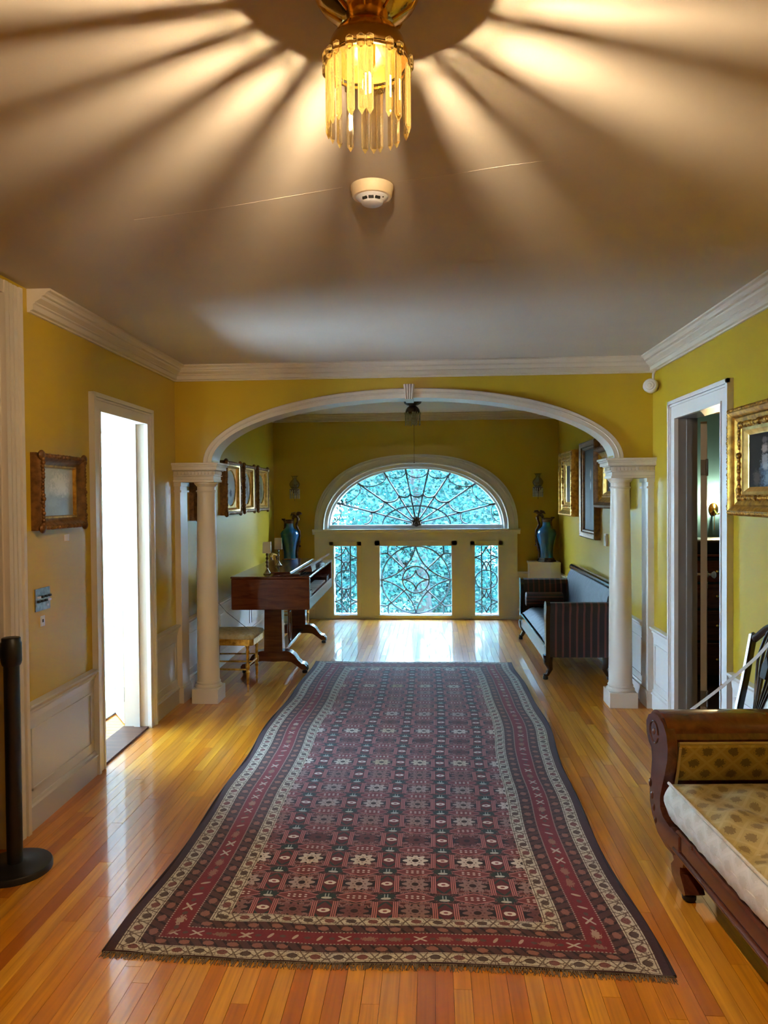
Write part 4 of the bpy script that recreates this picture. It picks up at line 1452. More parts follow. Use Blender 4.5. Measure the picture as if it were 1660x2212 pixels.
t = thing('waste_bin', 'black waste bin on the floor behind the belt post', 'bin', (-2.10, 2.93, 0))
MB().lathe([(0.105, 0.0), (0.13, 0.34)], seg=28).lathe([(0.134, 0.335), (0.134, 0.35), (0.126, 0.35)], seg=28).build('body', M['black'], t, True)

# ------------------------------------------------------------------ doors
def leaf(name, hinge, ang, wdt, hgt, mat, side=1, knob_z=0.95, z0=0.016):
    """six-panel leaf; local x from the hinge, local y through the thickness"""
    e = struct(name, MB().box(0.0, 0.115, -0.019, 0.019, 0, hgt), mat)
    e.location = (hinge[0], hinge[1], z0)
    e.rotation_euler = (0, 0, ang)
    cols = [(0.115, wdt / 2 - 0.05), (wdt / 2 + 0.05, wdt - 0.115)]
    rowsz = [(0.16, 0.80), (1.00, 1.62), (1.73, 1.93)]
    MB().box(wdt - 0.115, wdt, -0.019, 0.019, 0, hgt).build('lock_stile', mat, e)
    MB().box(wdt / 2 - 0.05, wdt / 2 + 0.05, -0.019, 0.019, 0.16, 1.93).build('muntin', mat, e)
    for a, b in ((0, 0.16), (0.80, 1.00), (1.62, 1.73), (1.93, hgt)):
        MB().box(0.115, wdt - 0.115, -0.019, 0.019, a, b).build('rail', mat, e)
    for x0, x1 in cols:
        for a, b in rowsz:
            mb = MB().box(x0, x1, -0.008, 0.008, a, b)
            for s in (-1, 1):
                mb.hexa([(x0 + 0.028, s * 0.008, a + 0.028), (x1 - 0.028, s * 0.008, a + 0.028), (x1 - 0.028, s * 0.008, b - 0.028), (x0 + 0.028, s * 0.008, b - 0.028)],
                        [(x0 + 0.036, s * 0.013, a + 0.036), (x1 - 0.036, s * 0.013, a + 0.036), (x1 - 0.036, s * 0.013, b - 0.036), (x0 + 0.036, s * 0.013, b - 0.036)])
            mb.build('panel', mat, e)
    return e
def knob(e, x, z, s, mat, rose):
    o = MB().lathe([(0.008, 0.0), (0.008, 0.026), (0.018, 0.032), (0.026, 0.044), (0.026, 0.052), (0.016, 0.060), (0.004, 0.062)], seg=20, fn=lambda a, b, c: (a, s * c, b)).xf(Matrix.Translation((x, s * 0.019, z))).build('knob', mat, e, True)
    MB().lathe([(0.026, 0.0), (0.026, 0.004), (0.012, 0.010)], seg=20, fn=lambda a, b, c: (a, s * c, b)).xf(Matrix.Translation((x, s * 0.019, z))).build('rose', rose, o, True)
    MB().box(x - 0.010, x + 0.010, min(s * 0.019, s * 0.023), max(s * 0.019, s * 0.023), z - 0.10, z - 0.055).build('escutcheon', rose, o)
def hinge(e, z, mat):
    mb = MB().lathe([(0.008, z - 0.055), (0.008, z + 0.055)], (-0.014, -0.020, 0), 10)
    mb.box(-0.014, 0.0, -0.020, 0.019, z - 0.050, z + 0.050)
    mb.box(-0.055, -0.014, -0.022, -0.018, z - 0.050, z + 0.050)
    mb.build('hinge', mat, e, True)
d1 = leaf('door_1', (-2.100, 4.890), math.atan2(0.82, -0.57), 0.76, 2.03, M['white'])
for s in (1, -1):
    knob(d1, 0.70, 0.95, s, M['brass'], M['brass'])
for z in (0.20, 1.80):
    hinge(d1, z, M['silver'])
d2 = leaf('door_2', (1.775, 4.955), math.atan2(0.94, 0.345), 0.74, 2.02, M['white'], z0=0.006)
for s in (1, -1):
    knob(d2, 0.68, 0.95, s, M['porcelain'], M['silver'])
for z in (0.20, 1.72):
    hinge(d2, z, M['dusk'])

# ------------------------------------------------------------------ siren by the cornice
t = thing('alarm_sounder', 'round cream alarm sounder hung under the cornice in the right corner', 'alarm', (1.60, 5.30, 2.315))
Rm = Matrix.Rotation(math.radians(-28), 4, 'Z')
f = lambda a, b, c: tuple(Rm @ Vector((a, -c, b)))
MB().lathe([(0.046, 0.0), (0.050, 0.004), (0.050, 0.046), (0.044, 0.052)], (-0.050, 0.03, 0), 32, fn=f).build('body', M['trim'], t, True, 50)
MB().lathe([(0.042, 0.052), (0.042, 0.058), (0.030, 0.061), (0.028, 0.066), (0.014, 0.069), (0.012, 0.074), (0.002, 0.076)], (-0.050, 0.03, 0), 28, fn=f).build('grille', M['trim'], t, True, 50)
MB().tube([(-0.045, 0.01, 0.045), (-0.043, 0.008, 0.085), (-0.03, 0.005, 0.118)], 0.010, 8).build('conduit', M['trim'], t, True)

# ------------------------------------------------------------------ carpet
def rug_edge(y):
    return 0.018 * math.sin(y * 2.1 + 0.6) + 0.010 * math.sin(y * 5.3)
NX, NY = 48, 130
cxr, cyr = (RUG_X0 + RUG_X1) / 2, (RUG_Y0 + RUG_Y1) / 2
t = thing('carpet', 'long red and navy Persian gallery carpet on the wood floor', 'carpet', (cxr, cyr, 0))
def rug_pt(i, j, z):
    a, b = i / NX - 0.5, j / NY - 0.5
    y = b * (RUG_Y1 - RUG_Y0)
    x = a * (RUG_X1 - RUG_X0) + rug_edge(y) * (2 * a) * 0.9 + 0.008 * math.sin(y * 1.7)
    yy = y + 0.010 * math.sin(a * 9.0) * abs(2 * b) ** 6 + 0.012 * a * (2 * b)
    h = z * (1.0 + 0.35 * math.sin(i * 0.9 + j * 0.31) * (0.4 + 0.6 * abs(2 * a) ** 8))
    return (x, yy, h)
mb = MB()
mb.strip([[rug_pt(i, j, 0.009) for i in range(NX + 1)] for j in range(NY + 1)])
per = [(i, 0) for i in range(NX)] + [(NX, j) for j in range(NY)] + [(i, NY) for i in range(NX, 0, -1)] + [(0, j) for j in range(NY, 0, -1)]
mb.strip([[rug_pt(i, j, 0.009) for i, j in per], [rug_pt(i, j, 0.001)[:2] + (0.001,) for i, j in per]], closed_u=True)
pile = mb.build('pile', M['rug'], t, True)
_ij = [(i, j) for j in range(NY + 1) for i in range(NX + 1)] + per + per
_uv = pile.data.uv_layers.new(name='UVMap')
for lp in pile.data.loops:
    i, j = _ij[lp.vertex_index]
    _uv.data[lp.index].uv = ((i / NX - 0.5) * 1.856, (j / NY - 0.5) * 4.45)
for sgn, j in ((-1, 0), (1, NY)):
    fm = MB()
    r = random.Random(4 + sgn)
    for k in range(620):
        q = rug_pt(k / 620 * NX, j, 0.006)
        L = 0.016 + 0.016 * r.random()
        dx = r.uniform(-0.012, 0.012)
        w = 0.0011
        a, b = (q[0] - w, q[1], 0.008), (q[0] + w, q[1], 0.008)
        c, d = (q[0] + dx + w, q[1] + sgn * L, 0.002), (q[0] + dx - w, q[1] + sgn * L, 0.002)
        fm.hexa([(p[0], p[1], p[2] - 0.0012) for p in (a, b, c, d)], [a, b, c, d])
    tag(fm.build('fringe', M['fringe'], t), kind='stuff')
for i in (0, NX):
    MB().tube([(p[0], p[1], 0.006) for p in (rug_pt(i, j, 0.009) for j in range(0, NY + 1, 2))], 0.006, 6).build('selvage', M['selvage'], t, True)

# ------------------------------------------------------------------ settee with scrolled arms
SET_RZ = math.atan2(-0.998, 0.063)
t = thing('settee', 'mahogany settee with gold damask seat and scrolled arm at lower right', 'settee', (0.925, 3.02, 0), SET_RZ)
SL = 2.05
prof_out = [(-0.07, 0.640), (-0.12, 0.636), (-0.17, 0.615), (-0.198, 0.58), (-0.195, 0.53), (-0.165, 0.498), (-0.138, 0.485), (-0.130, 0.44), (-0.143, 0.37), (-0.158, 0.30), (-0.155, 0.25), (-0.130, 0.205), (-0.070, 0.155), (0.02, 0.137), (0.10, 0.14), (0.15, 0.165)]
prof_in = [(0.15, 0.235), (0.06, 0.235), (-0.01, 0.245), (-0.040, 0.27), (-0.040, 0.31), (-0.02, 0.36), (0.01, 0.42), (0.038, 0.49), (0.044, 0.54), (0.030, 0.59), (-0.01, 0.625)]
scroll = prof_out + prof_in
def arm(flip):
    g = (lambda x: SL - x) if flip else (lambda x: x)
    MB().prism(scroll, 0.0, 0.040, lambda a, b, h: (g(a), h, b)).build('scroll_front', M['mahog3'], t, True, 35)
    MB().prism([(a * 0.985 - 0.002, b * 0.985 + 0.004) for a, b in scroll[:13]] + [(-0.055, 0.24), (-0.036, 0.31), (-0.016, 0.36), (0.01, 0.42), (0.020, 0.47), (0.024, 0.52), (0.030, 0.57), (-0.01, 0.615)], 0.040, 0.60, lambda a, b, h: (g(a), h, b)).build('arm_body', M['mahog'], t, True, 35)
    rr = [(-0.085 + 0.098 * math.cos(2 * PI * k / 24), 0.590 + 0.064 * math.sin(2 * PI * k / 24)) for k in range(24)]
    MB().prism(rr, 0.012, 0.615, lambda a, b, h: (g(a), h, b)).build('arm_roll', M['mahog2'], t, True, 35)
    MB().prism([(0.012, 0.40), (0.030, 0.44), (0.046, 0.50), (0.052, 0.545), (0.044, 0.56), (0.02, 0.56), (-0.02, 0.40)], 0.046, 0.60, lambda a, b, h: (g(a), h, b)).build('arm_panel', M['damask'], t, True, 30)
    MB().tube([(g(0.044), 0.046, 0.560), (g(0.044), 0.60, 0.560)], 0.006, 8).tube([(g(0.052), 0.048, 0.545), (g(0.030), 0.046, 0.44), (g(0.010), 0.046, 0.385)], 0.006, 8).build('piping', M['piping'], t, True)
    lo = MB()
    lo.tube([(g(-0.105 + 0.045 * math.cos(a * 0.5)), -0.001, 0.560 + 0.045 * math.sin(a * 0.5)) for a in range(13)], 0.003, 6)
    lo.build('volute', M['mahog3'], t, True, 60)
    MB().sphere((g(-0.110), 0.0, 0.562), 0.014, 10, 6, (1, 0.5, 1)).build('rosette', M['mahog3'], t, True, 60)
    for k in range(4):
        MB().sphere((g(-0.150 + 0.020 * k), 0.0, 0.330 - 0.045 * k), 0.012 - 0.001 * k, 8, 6, (0.8, 0.6, 1.6)).build('carved_bead', M['mahog3'], t, True, 60)
    # leg: carved wing bracket and sabre foot
    for yy in (0.03, 0.545):
        lg = [(0.035, 0.155), (0.20, 0.165), (0.19, 0.135), (0.165, 0.125), (0.165, 0.10), (0.195, 0.07), (0.215, 0.045), (0.20, 0.034), (0.13, 0.038), (0.085, 0.060), (0.075, 0.095), (0.105, 0.125), (0.09, 0.140)]
        o = MB().prism(lg, yy - 0.03, yy + 0.045, lambda a, b, h: (g(a), h, b)).build('leg', M['mahog3'], t, True, 35)
        cm = MB().lathe([(0.020, 0.0), (0.026, 0.006), (0.026, 0.022), (0.018, 0.030), (0.022, 0.042)], (g(0.165), yy + 0.005, 0), 16)
        cm.build('caster', M['caster'], o, True)
arm(False)
arm(True)
MB().cbox(0.10, SL - 0.10, 0.006, 0.040, 0.175, 0.245, 0.008).build('front_rail', M['mahog3'], t)
MB().tube([(0.10, 0.006, 0.165), (SL - 0.10, 0.006, 0.165)], 0.012, 10).build('rail_bead', M['mahog'], t, True)
MB().box(0.02, SL - 0.02, 0.04, 0.60, 0.20, 0.255).build('seat_deck', M['mahog'], t)
# cushion with a soft, dented top
def cush(u, v):
    edge = min(1.0, min(u, 1 - u) * 14) ** 0.5 * min(1.0, min(v, 1 - v) * 9) ** 0.5
    return 0.013 * math.sin(u * 37 + v * 5) * math.sin(v * 9 + u * 4) * edge + 0.010 * math.sin(u * 21 - v * 11) * edge + 0.005 * math.sin(u * 90 + v * 13 + 3 * math.sin(v * 7)) * edge + 0.016 * edge
nu, nv = 70, 22
top = [[(0.030 + (SL - 0.06) * j / nu, 0.012 + 0.55 * i / nv, 0.392 + cush(j / nu, i / nv)) for j in range(nu + 1)] for i in range(nv + 1)]
MB().strip(top).build('cushion_top', M['damask_seat'], t, True, 80)
fr = []
for k in range(9):
    q = k / 8
    bulge = -0.020 * math.sin(q * PI) ** 0.7
    fr.append([(0.030 + (SL - 0.06) * j / nu, 0.012 + bulge + 0.004 * math.sin(j * 1.7 + k), 0.262 + 0.130 * q + (cush(j / nu, 0) if k == 8 else 0.004 * math.sin(j * 2.3))) for j in range(nu + 1)])
fr.append(top[0])
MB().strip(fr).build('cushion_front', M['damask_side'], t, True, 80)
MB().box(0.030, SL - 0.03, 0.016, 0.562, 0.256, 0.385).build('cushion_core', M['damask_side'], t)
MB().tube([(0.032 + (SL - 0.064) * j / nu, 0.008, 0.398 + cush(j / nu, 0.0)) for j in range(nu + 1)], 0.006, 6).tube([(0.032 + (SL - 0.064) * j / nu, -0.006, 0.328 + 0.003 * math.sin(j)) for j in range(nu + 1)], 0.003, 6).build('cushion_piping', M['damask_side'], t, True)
MB().prism([(0.55, 0.36), (0.60, 0.36), (0.635, 0.78), (0.60, 0.80), (0.575, 0.76)], 0.05, SL - 0.05, lambda a, b, h: (h, a, b)).build('back_panel', M['damask'], t, True, 30)
MB().tube([(0.04, 0.61, 0.80), (SL - 0.04, 0.61, 0.80)], 0.026, 12).build('back_rail', M['mahog2'], t, True)

# ------------------------------------------------------------------ shield-back chair behind the settee
t = thing('side_chair', 'dark shield-back chair with pierced splat against the right wall', 'chair', (1.285, 3.485, 0), PI)
# local +x is the way the chair faces turned away from the wall: x from back (-) to front (+)
def back_pt(y, z):
    return (-0.185 - 0.22 * max(0.0, z - 0.46), y, z)
for s in (-1, 1):
    p = [(-0.235, s * 0.165, 0.0), (-0.195, s * 0.165, 0.30), back_pt(s * 0.170, 0.46), back_pt(s * 0.185, 0.65), back_pt(s * 0.200, 0.80), back_pt(s * 0.206, 0.865)]
    MB().tube(spline(p, 5), [0.016] * 26, 8, flat=1.3).build('back_stile', M['blackwood'], t, True)
    MB().tube([(0.19, s * 0.180, 0.0), (0.19, s * 0.183, 0.43)], [0.014, 0.022], 4).build('leg', M['blackwood'], t)
cr = [(-0.210, 0.862), (-0.185, 0.850), (-0.16, 0.862), (-0.10, 0.905), (-0.05, 0.928), (0, 0.934), (0.05, 0.928), (0.10, 0.905), (0.16, 0.862), (0.185, 0.850), (0.210, 0.862)]
MB().tube([back_pt(y, z) for y, z in spline(cr, 4)], 0.019, 8, flat=0.7).build('crest_rail', M['blackwood'], t, True)
sp = MB()
for s in (-1, 1):
    for k, w in enumerate((0.015, 0.045, 0.075)):
        pts = [(s * w * 0.35, 0.47), (s * w * 0.45, 0.56), (s * (w * 0.9 + 0.006), 0.67), (s * (w * 1.25 + 0.010), 0.77), (s * (w * 1.05 + 0.006), 0.86), (s * w * 0.8, 0.91)]
        sp.tube([back_pt(y, z) for y, z in spline(pts, 4)], 0.0065, 6)
sp.build('splat', M['blackwood'], t, True)
MB().prism([(-0.026, 0.70), (0.026, 0.70), (0.030, 0.76), (0.0, 0.80), (-0.030, 0.76)], -0.012, 0.012, lambda a, b, h: (back_pt(a, b)[0] + h, a, b)).build('splat_urn', M['blackwood'], t)
MB().tube([back_pt(-0.17, 0.48), back_pt(0.17, 0.48)], 0.014, 8).build('back_rail', M['blackwood'], t, True)
MB().prism([(-0.20, -0.175), (0.215, -0.205), (0.215, 0.205), (-0.20, 0.175)], 0.37, 0.425, lambda a, b, h: (a, b, h)).build('seat_frame', M['blackwood'], t)
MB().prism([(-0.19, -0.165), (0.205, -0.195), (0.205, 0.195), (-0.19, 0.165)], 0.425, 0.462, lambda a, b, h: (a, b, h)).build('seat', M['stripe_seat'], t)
tp = spline([(-0.300, -0.02, 0.905), (-0.20, 0.005, 0.80), (-0.02, 0.03, 0.655), (0.12, 0.05, 0.555), (0.215, 0.06, 0.468)], 6)
mb = MB()
rows = []
for p in tp:
    rows.append([(p[0], p[1] - 0.016, p[2] + 0.001), (p[0], p[1] + 0.016, p[2] + 0.001), (p[0] + 0.001, p[1] + 0.016, p[2] - 0.001), (p[0] + 0.001, p[1] - 0.016, p[2] - 0.001)])
mb.strip(rows, closed_u=True, caps=True).build('barrier_ribbon', M['tape'], t)
# ------------------------------------------------------------------ square piano
t = thing('square_piano', 'mahogany square piano on two pedestals along the left wall', 'piano', (-1.42, 7.10, 0), math.radians(1.3))
PB, PT = 0.583, 0.853
D2, L2 = 0.340, 0.845
MB().cbox(-D2, D2 - 0.012, -L2, -L2 + 0.035, PB, PT, 0.006).build('end_panel', M['mahog2'], t)
MB().cbox(-D2, D2 - 0.012, L2 - 0.035, L2, PB, PT, 0.006).build('end_panel', M['mahog2'], t)
MB().box(-D2, -D2 + 0.03, -L2 + 0.035, L2 - 0.035, PB, PT).build('back_panel', M['mahog2'], t)
MB().box(-D2 + 0.03, D2 - 0.012, -L2 + 0.035, L2 - 0.035, PB, PB + 0.03).build('bottom_board', M['mahog'], t)
MB().cbox(D2 - 0.030, D2, -L2, L2, PB, PB + 0.095, 0.004).build('front_rail', M['mahog2'], t)
for s in (-1, 1):
    MB().cbox(D2 - 0.020, D2, min(s * L2, s * (L2 - 0.05)), max(s * L2, s * (L2 - 0.05)), PB + 0.095, PT, 0.004).build('cheek', M['mahog2'], t)
    MB().box(0.08, D2 - 0.02, min(s * (L2 - 0.30), s * (L2 - 0.035)), max(s * (L2 - 0.30), s * (L2 - 0.035)), PB + 0.09, PB + 0.14).build('key_block', M['mahog'], t)
MB().box(0.075, 0.09, -L2 + 0.035, L2 - 0.035, PB + 0.03, PT).build('name_board', M['blackwood'], t)
MB().lathe([(0.035, 0.0), (0.035, 0.002)], (0.090, 0.62, 0.79), 20, fn=lambda a, b, c: (c, a, b)).build('inlay_rosette', M['gilt_dark'], t)
MB().box(0.090, D2 - 0.03, -L2 + 0.30, L2 - 0.30, PB + 0.03, PB + 0.085).build('key_bed', M['mahog'], t)
mb = MB()
for k in range(40):
    y = -L2 + 0.31 + k * 0.0268
    mb.box(0.10, D2 - 0.035, y, y + 0.0252, PB + 0.085, PB + 0.103)
tag(mb.build('white_keys', M['ivory'], t), kind='stuff')
mb = MB()
for k in range(39):
    if k % 7 not in (2, 6):
        y = -L2 + 0.331 + k * 0.0268
        mb.box(0.10, 0.20, y, y + 0.012, PB + 0.103, PB + 0.112)
tag(mb.build('black_keys', M['blackwood'], t), kind='stuff')
MB().cbox(-D2 - 0.006, D2 + 0.004, -L2 - 0.006, L2 + 0.006, PT, PT + 0.019, 0.005).build('lid', M['mahog3'], t)
MB().cbox(0.015, 0.25, -0.80, 0.78, PT + 0.019, PT + 0.034, 0.004).build('folded_flap', M['mahog3'], t)
MB().cbox(-0.02, 0.16, -0.74, 0.72, PT + 0.034, PT + 0.046, 0.003).build('folded_flap', M['mahog3'], t)
MB().prism([(0.20, PT + 0.034), (0.225, PT + 0.034), (0.325, PT + 0.080), (0.318, PT + 0.094)], -0.62, 0.80, lambda a, b, h: (a, h, b)).build('music_desk', M['mahog3'], t)
MB().prism([(0.245, PT + 0.034), (0.33, PT + 0.034), (0.325, PT + 0.078)], -0.60, -0.35, lambda a, b, h: (a, h, b)).build('desk_bracket', M['mahog3'], t)
for py in (-0.68, 0.66):
    MB().hexa([(-0.082, py - 0.06, 0.19), (0.082, py - 0.06, 0.19), (0.082, py + 0.06, 0.19), (-0.082, py + 0.06, 0.19)],
              [(-0.075, py - 0.055, PB), (0.075, py - 0.055, PB), (0.075, py + 0.055, PB), (-0.075, py + 0.055, PB)]).build('pedestal', M['mahog'], t)
    half = [(0.0, 0.205), (0.10, 0.205), (0.15, 0.195), (0.19, 0.165), (0.215, 0.125), (0.245, 0.095), (0.275, 0.088), (0.290, 0.070), (0.288, 0.040), (0.250, 0.040), (0.225, 0.058), (0.190, 0.085), (0.155, 0.108), (0.10, 0.115), (0.0, 0.110)]
    poly = half + [(-a, b) for a, b in half[::-1][1:-1]]
    fo = MB().prism(poly, py - 0.055, py + 0.055, lambda a, b, h: (a, h, b)).build('foot', M['mahog'], t, True, 35)
    for s in (-1, 1):
        cl = MB().sphere((s * 0.268, py, 0.058), 0.030, 10, 8, (1.1, 1.2, 0.9))
        for k in range(3):
            cl.tube([(s * 0.262, py + (k - 1) * 0.024, 0.075), (s * 0.292, py + (k - 1) * 0.028, 0.055), (s * 0.294, py + (k - 1) * 0.028, 0.030)], [0.011, 0.010, 0.006], 6)
        cl.lathe([(0.020, 0.0), (0.024, 0.004), (0.024, 0.020), (0.014, 0.028)], (s * 0.268, py, 0), 14)
        cl.build('claw_caster', M['caster'], fo, True, 60)
MB().cbox(-0.060, 0.060, -0.63, 0.61, 0.135, 0.165, 0.006).build('stretcher', M['mahog3'], t)
ly = MB()
for s in (-1, 1):
    ly.tube(spline([(0.03, -0.06 + s * 0.035, PB), (0.03, -0.06 + s * 0.060, 0.48), (0.03, -0.06 + s * 0.050, 0.38), (0.03, -0.06 + s * 0.070, 0.28), (0.03, -0.06 + s * 0.030, 0.19), (0.03, -0.06, 0.165)], 4), 0.011, 8)
ly.tube([(0.03, -0.10, 0.45), (0.03, -0.02, 0.45)], 0.008, 6)
ly.build('pedal_lyre', M['mahog3'], t, True)

# ------------------------------------------------------------------ candlestick lamps on the piano
def stick_lamp(label, x, y, z0, h, sh, twist):
    t = thing('candlestick_lamp', label, 'lamp', (x, y, z0), 0.15)
    MB().lathe([(0.034, 0), (0.034, 0.006), (0.026, 0.014), (0.016, 0.030), (0.010, 0.045), (0.008, 0.055)], seg=20).build('foot', M['silver'], t, True)
    if twist:
        mb = MB()
        for s in (0, PI):
            mb.tube([(0.006 * math.cos(k * 0.7 + s), 0.006 * math.sin(k * 0.7 + s), 0.05 + (h - 0.05) * k / 24) for k in range(25)], 0.0045, 6)
        mb.build('twisted_stem', M['silver'], t, True)
    else:
        pr = [(0.007, 0.05)]
        for k in range(4):
            z = 0.06 + (h - 0.07) * k / 4
            q = (h - 0.07) / 4
            pr += [(0.006, z), (0.014 - 0.001 * k, z + q * 0.35), (0.012, z + q * 0.55), (0.006, z + q * 0.9)]
        pr.append((0.008, h))
        MB().lathe(pr, seg=16).build('turned_stem', M['bronze'], t, True)
    mb = MB()
    s0, s1 = 0.037, 0.034
    rows = [[(a * s, b * s, z) for a, b in ((-1, -1), (1, -1), (1, 1), (-1, 1))] for s, z in ((s0, h - 0.012), (s1, h + sh), (s1 - 0.003, h + sh), (s0 - 0.003, h - 0.012))]
    mb.strip(rows, closed_u=True, closed_v=True)
    mb.build('shade', M['shade'], t)
    MB().lathe([(0.005, h - 0.01), (0.006, h + 0.05)], seg=10).build('candle_tube', M['shade'], t)
    return t
stick_lamp('dark turned candlestick with square white shade at the near end of piano', -1.47, 6.45, 0.873, 0.20, 0.085, False)
stick_lamp('silver twisted candlestick with square white shade beside the blue vase', -1.535, 7.24, 0.873, 0.178, 0.098, True)

# ------------------------------------------------------------------ gilt ballroom chairs
def gilt_chair(label, x, y, rz, group=None):
    t = thing('gilt_chair', label, 'chair', (x, y, 0), rz, group)
    seat = [(-0.185, -0.15), (0.17, -0.175), (0.20, -0.15), (0.205, 0.15), (0.17, 0.175), (-0.185, 0.15)]
    MB().prism(seat, 0.375, 0.425, lambda a, b, h: (a, b, h)).build('seat_rail', M['gilt'], t)
    mb = MB()
    rows = []
    for s, z in ((1.0, 0.425), (1.035, 0.445), (1.0, 0.462), (0.80, 0.474), (0.40, 0.480), (0.02, 0.481)):
        rows.append([(a * s, b * s, z) for a, b in seat])
    mb.strip(rows, closed_u=True, caps=True).build('seat_pad', M['needle'], t, True, 60)
    def turned(r):
        return [(0.006, 0.0), (0.008, 0.03), (0.012, 0.05), (0.007, 0.06), (0.012, 0.075), (0.013, 0.14), (0.018, 0.16), (0.010, 0.175), (0.018, 0.19), (0.018, 0.225), (0.010, 0.24), (0.013, 0.26), (0.011, 0.30), (0.017, 0.325), (0.011, 0.34), (0.016, 0.36), (0.018, 0.38)]
    for lx, ly_ in ((0.150, -0.150), (0.150, 0.150)):
        MB().lathe(turned(1), (lx, ly_, 0), 12).build('front_leg', M['gilt'], t, True)
    for s in (-1, 1):
        MB().tube([(-0.205, s * 0.135, 0.0), (-0.175, s * 0.135, 0.20), (-0.17, s * 0.135, 0.42), (-0.195, s * 0.135, 0.65), (-0.225, s * 0.135, 0.86)], [0.010, 0.013, 0.014, 0.012, 0.010], 10).build('back_post', M['bronze'], t, True)
        MB().tube([(-0.175, s * 0.137, 0.18), (0.0, s * 0.144, 0.18), (0.15, s * 0.150, 0.18)], [0.006, 0.009, 0.006], 8).build('side_stretcher', M['gilt'], t, True)
        MB().tube([(-0.175, s * 0.137, 0.245), (0.15, s * 0.150, 0.245)], 0.006, 8).build('side_stretcher', M['gilt'], t, True)
    MB().tube([(0.15, -0.150, 0.21), (0.15, 0.150, 0.21)], 0.007, 8).build('front_stretcher', M['gilt'], t, True)
    MB().tube([(-0.225, -0.135, 0.86), (-0.235, 0, 0.885), (-0.225, 0.135, 0.86)], 0.013, 8).build('crest_rail', M['gilt'], t, True)
    MB().tube([(-0.19, -0.135, 0.58), (-0.19, 0.135, 0.58)], 0.009, 8).build('back_rail', M['gilt'], t, True)
    for k in range(4):
        y = -0.08 + k * 0.053
        MB().tube([(-0.19, y, 0.58), (-0.228, y, 0.87)], 0.006, 6).build('spindle', M['gilt'], t, True)
    return t
g1 = gilt_chair('small gilt chair with needlework seat behind the left column', -1.630, 5.918, 0.0)
MB().tube([(-0.225, 0.02, 0.80), (-0.05, -0.03, 0.62), (0.12, -0.06, 0.50), (0.205, -0.06, 0.44)], 0.0025, 6).build('barrier_cord', M['cord'], g1, True)
g2 = dup(g1)
g2.location = (-1.66, 8.62, 0)
tag(g2, 'gilt chair half hidden behind the far end of the piano')
for o in [o for o in bpy.data.objects if o.parent is g2 and o.name.startswith('barrier_cord')]:
    bpy.data.objects.remove(o)

# ------------------------------------------------------------------ striped sofa
def _stripe_z():
    m = Mat('striped_satin_bolster')
    s = (m.xyz()[2] / 0.034).fract()
    line = s.within(0.1, 0.25).max(s.within(0.4, 0.5))
    m.set(color=m.mix(line, (0.014, 0.008, 0.008), (0.15, 0.038, 0.032)), rough=0.55)
    return m.m
M['stripe_bolster'] = _stripe_z()
t = thing('striped_sofa', 'dark sofa with rust striped arms along the right wall', 'sofa', (0.950, 6.20, 0))
SW, SLN = 0.535, 1.86
def s_arm(y0, sgn):
    """arm shape in (y, z), sgn -1 when the outside faces -y"""
    pts = [(0.0, 0.20), (-0.004, 0.42), (-0.012, 0.56), (-0.028, 0.60), (-0.030, 0.632), (-0.012, 0.655), (0.025, 0.660), (0.065, 0.648), (0.095, 0.61), (0.105, 0.54), (0.100, 0.20)]
    g = (lambda a: y0 + a) if sgn < 0 else (lambda a: y0 - a)
    MB().prism(pts, 0.022, SW, lambda a, b, h: (h, g(a), b)).build('arm', M['stripe'], t, True, 30)
    fp = [(0.002, 0.155), (0.0, 0.42), (-0.010, 0.56), (-0.030, 0.60), (-0.034, 0.636), (-0.012, 0.662), (0.026, 0.668), (0.070, 0.655), (0.100, 0.615), (0.108, 0.54), (0.075, 0.40), (0.065, 0.28), (0.10, 0.155)]
    MB().prism(fp, -0.012, 0.022, lambda a, b, h: (h, g(a), b)).build('arm_facing', M['blackwood'], t, True, 30)
    MB().lathe([(0.002, 0.09), (0.066, 0.092), (0.074, 0.10), (0.074, 0.47), (0.066, 0.478), (0.002, 0.48)], (0, g(0.175), 0.455), 24, fn=lambda a, b, c: (c - 0.06, a, b)).build('bolster', M['stripe_bolster'], t, True, 50)
s_arm(0.0, -1)
s_arm(SLN, 1)
MB().cbox(-0.010, 0.030, 0.09, SLN - 0.09, 0.150, 0.285, 0.006).build('seat_rail', M['blackwood'], t)
MB().box(0.03, SW, 0.05, SLN - 0.05, 0.20, 0.28).build('seat_deck', M['blackwood'], t)
nu, nv = 40, 14
rows = []
for i in range(nv + 1):
    q = i / nv
    x = -0.005 + (SW - 0.04) * q
    row = []
    for j in range(nu + 1):
        w = j / nu
        dome = (min(1, w * 9, (1 - w) * 9)) ** 0.5 * min(1, q * 5 + 0.15) ** 0.6
        row.append((x, 0.10 + (SLN - 0.20) * w, 0.285 + 0.095 * dome + 0.006 * math.sin(j * 1.9 + i) * dome))
    rows.append(row)
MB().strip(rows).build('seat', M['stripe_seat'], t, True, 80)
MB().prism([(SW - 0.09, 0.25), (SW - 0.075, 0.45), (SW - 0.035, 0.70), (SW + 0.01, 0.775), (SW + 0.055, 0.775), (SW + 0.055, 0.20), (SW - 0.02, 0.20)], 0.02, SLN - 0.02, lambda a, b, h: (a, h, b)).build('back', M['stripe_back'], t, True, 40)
br = [(SW + 0.028 + 0.042 * math.cos(2 * PI * k / 16), 0.782 + 0.034 * math.sin(2 * PI * k / 16)) for k in range(16)]
MB().prism(br, 0.0, SLN, lambda a, b, h: (a, h, b)).build('crest_rail', M['blackwood'], t, True, 40)
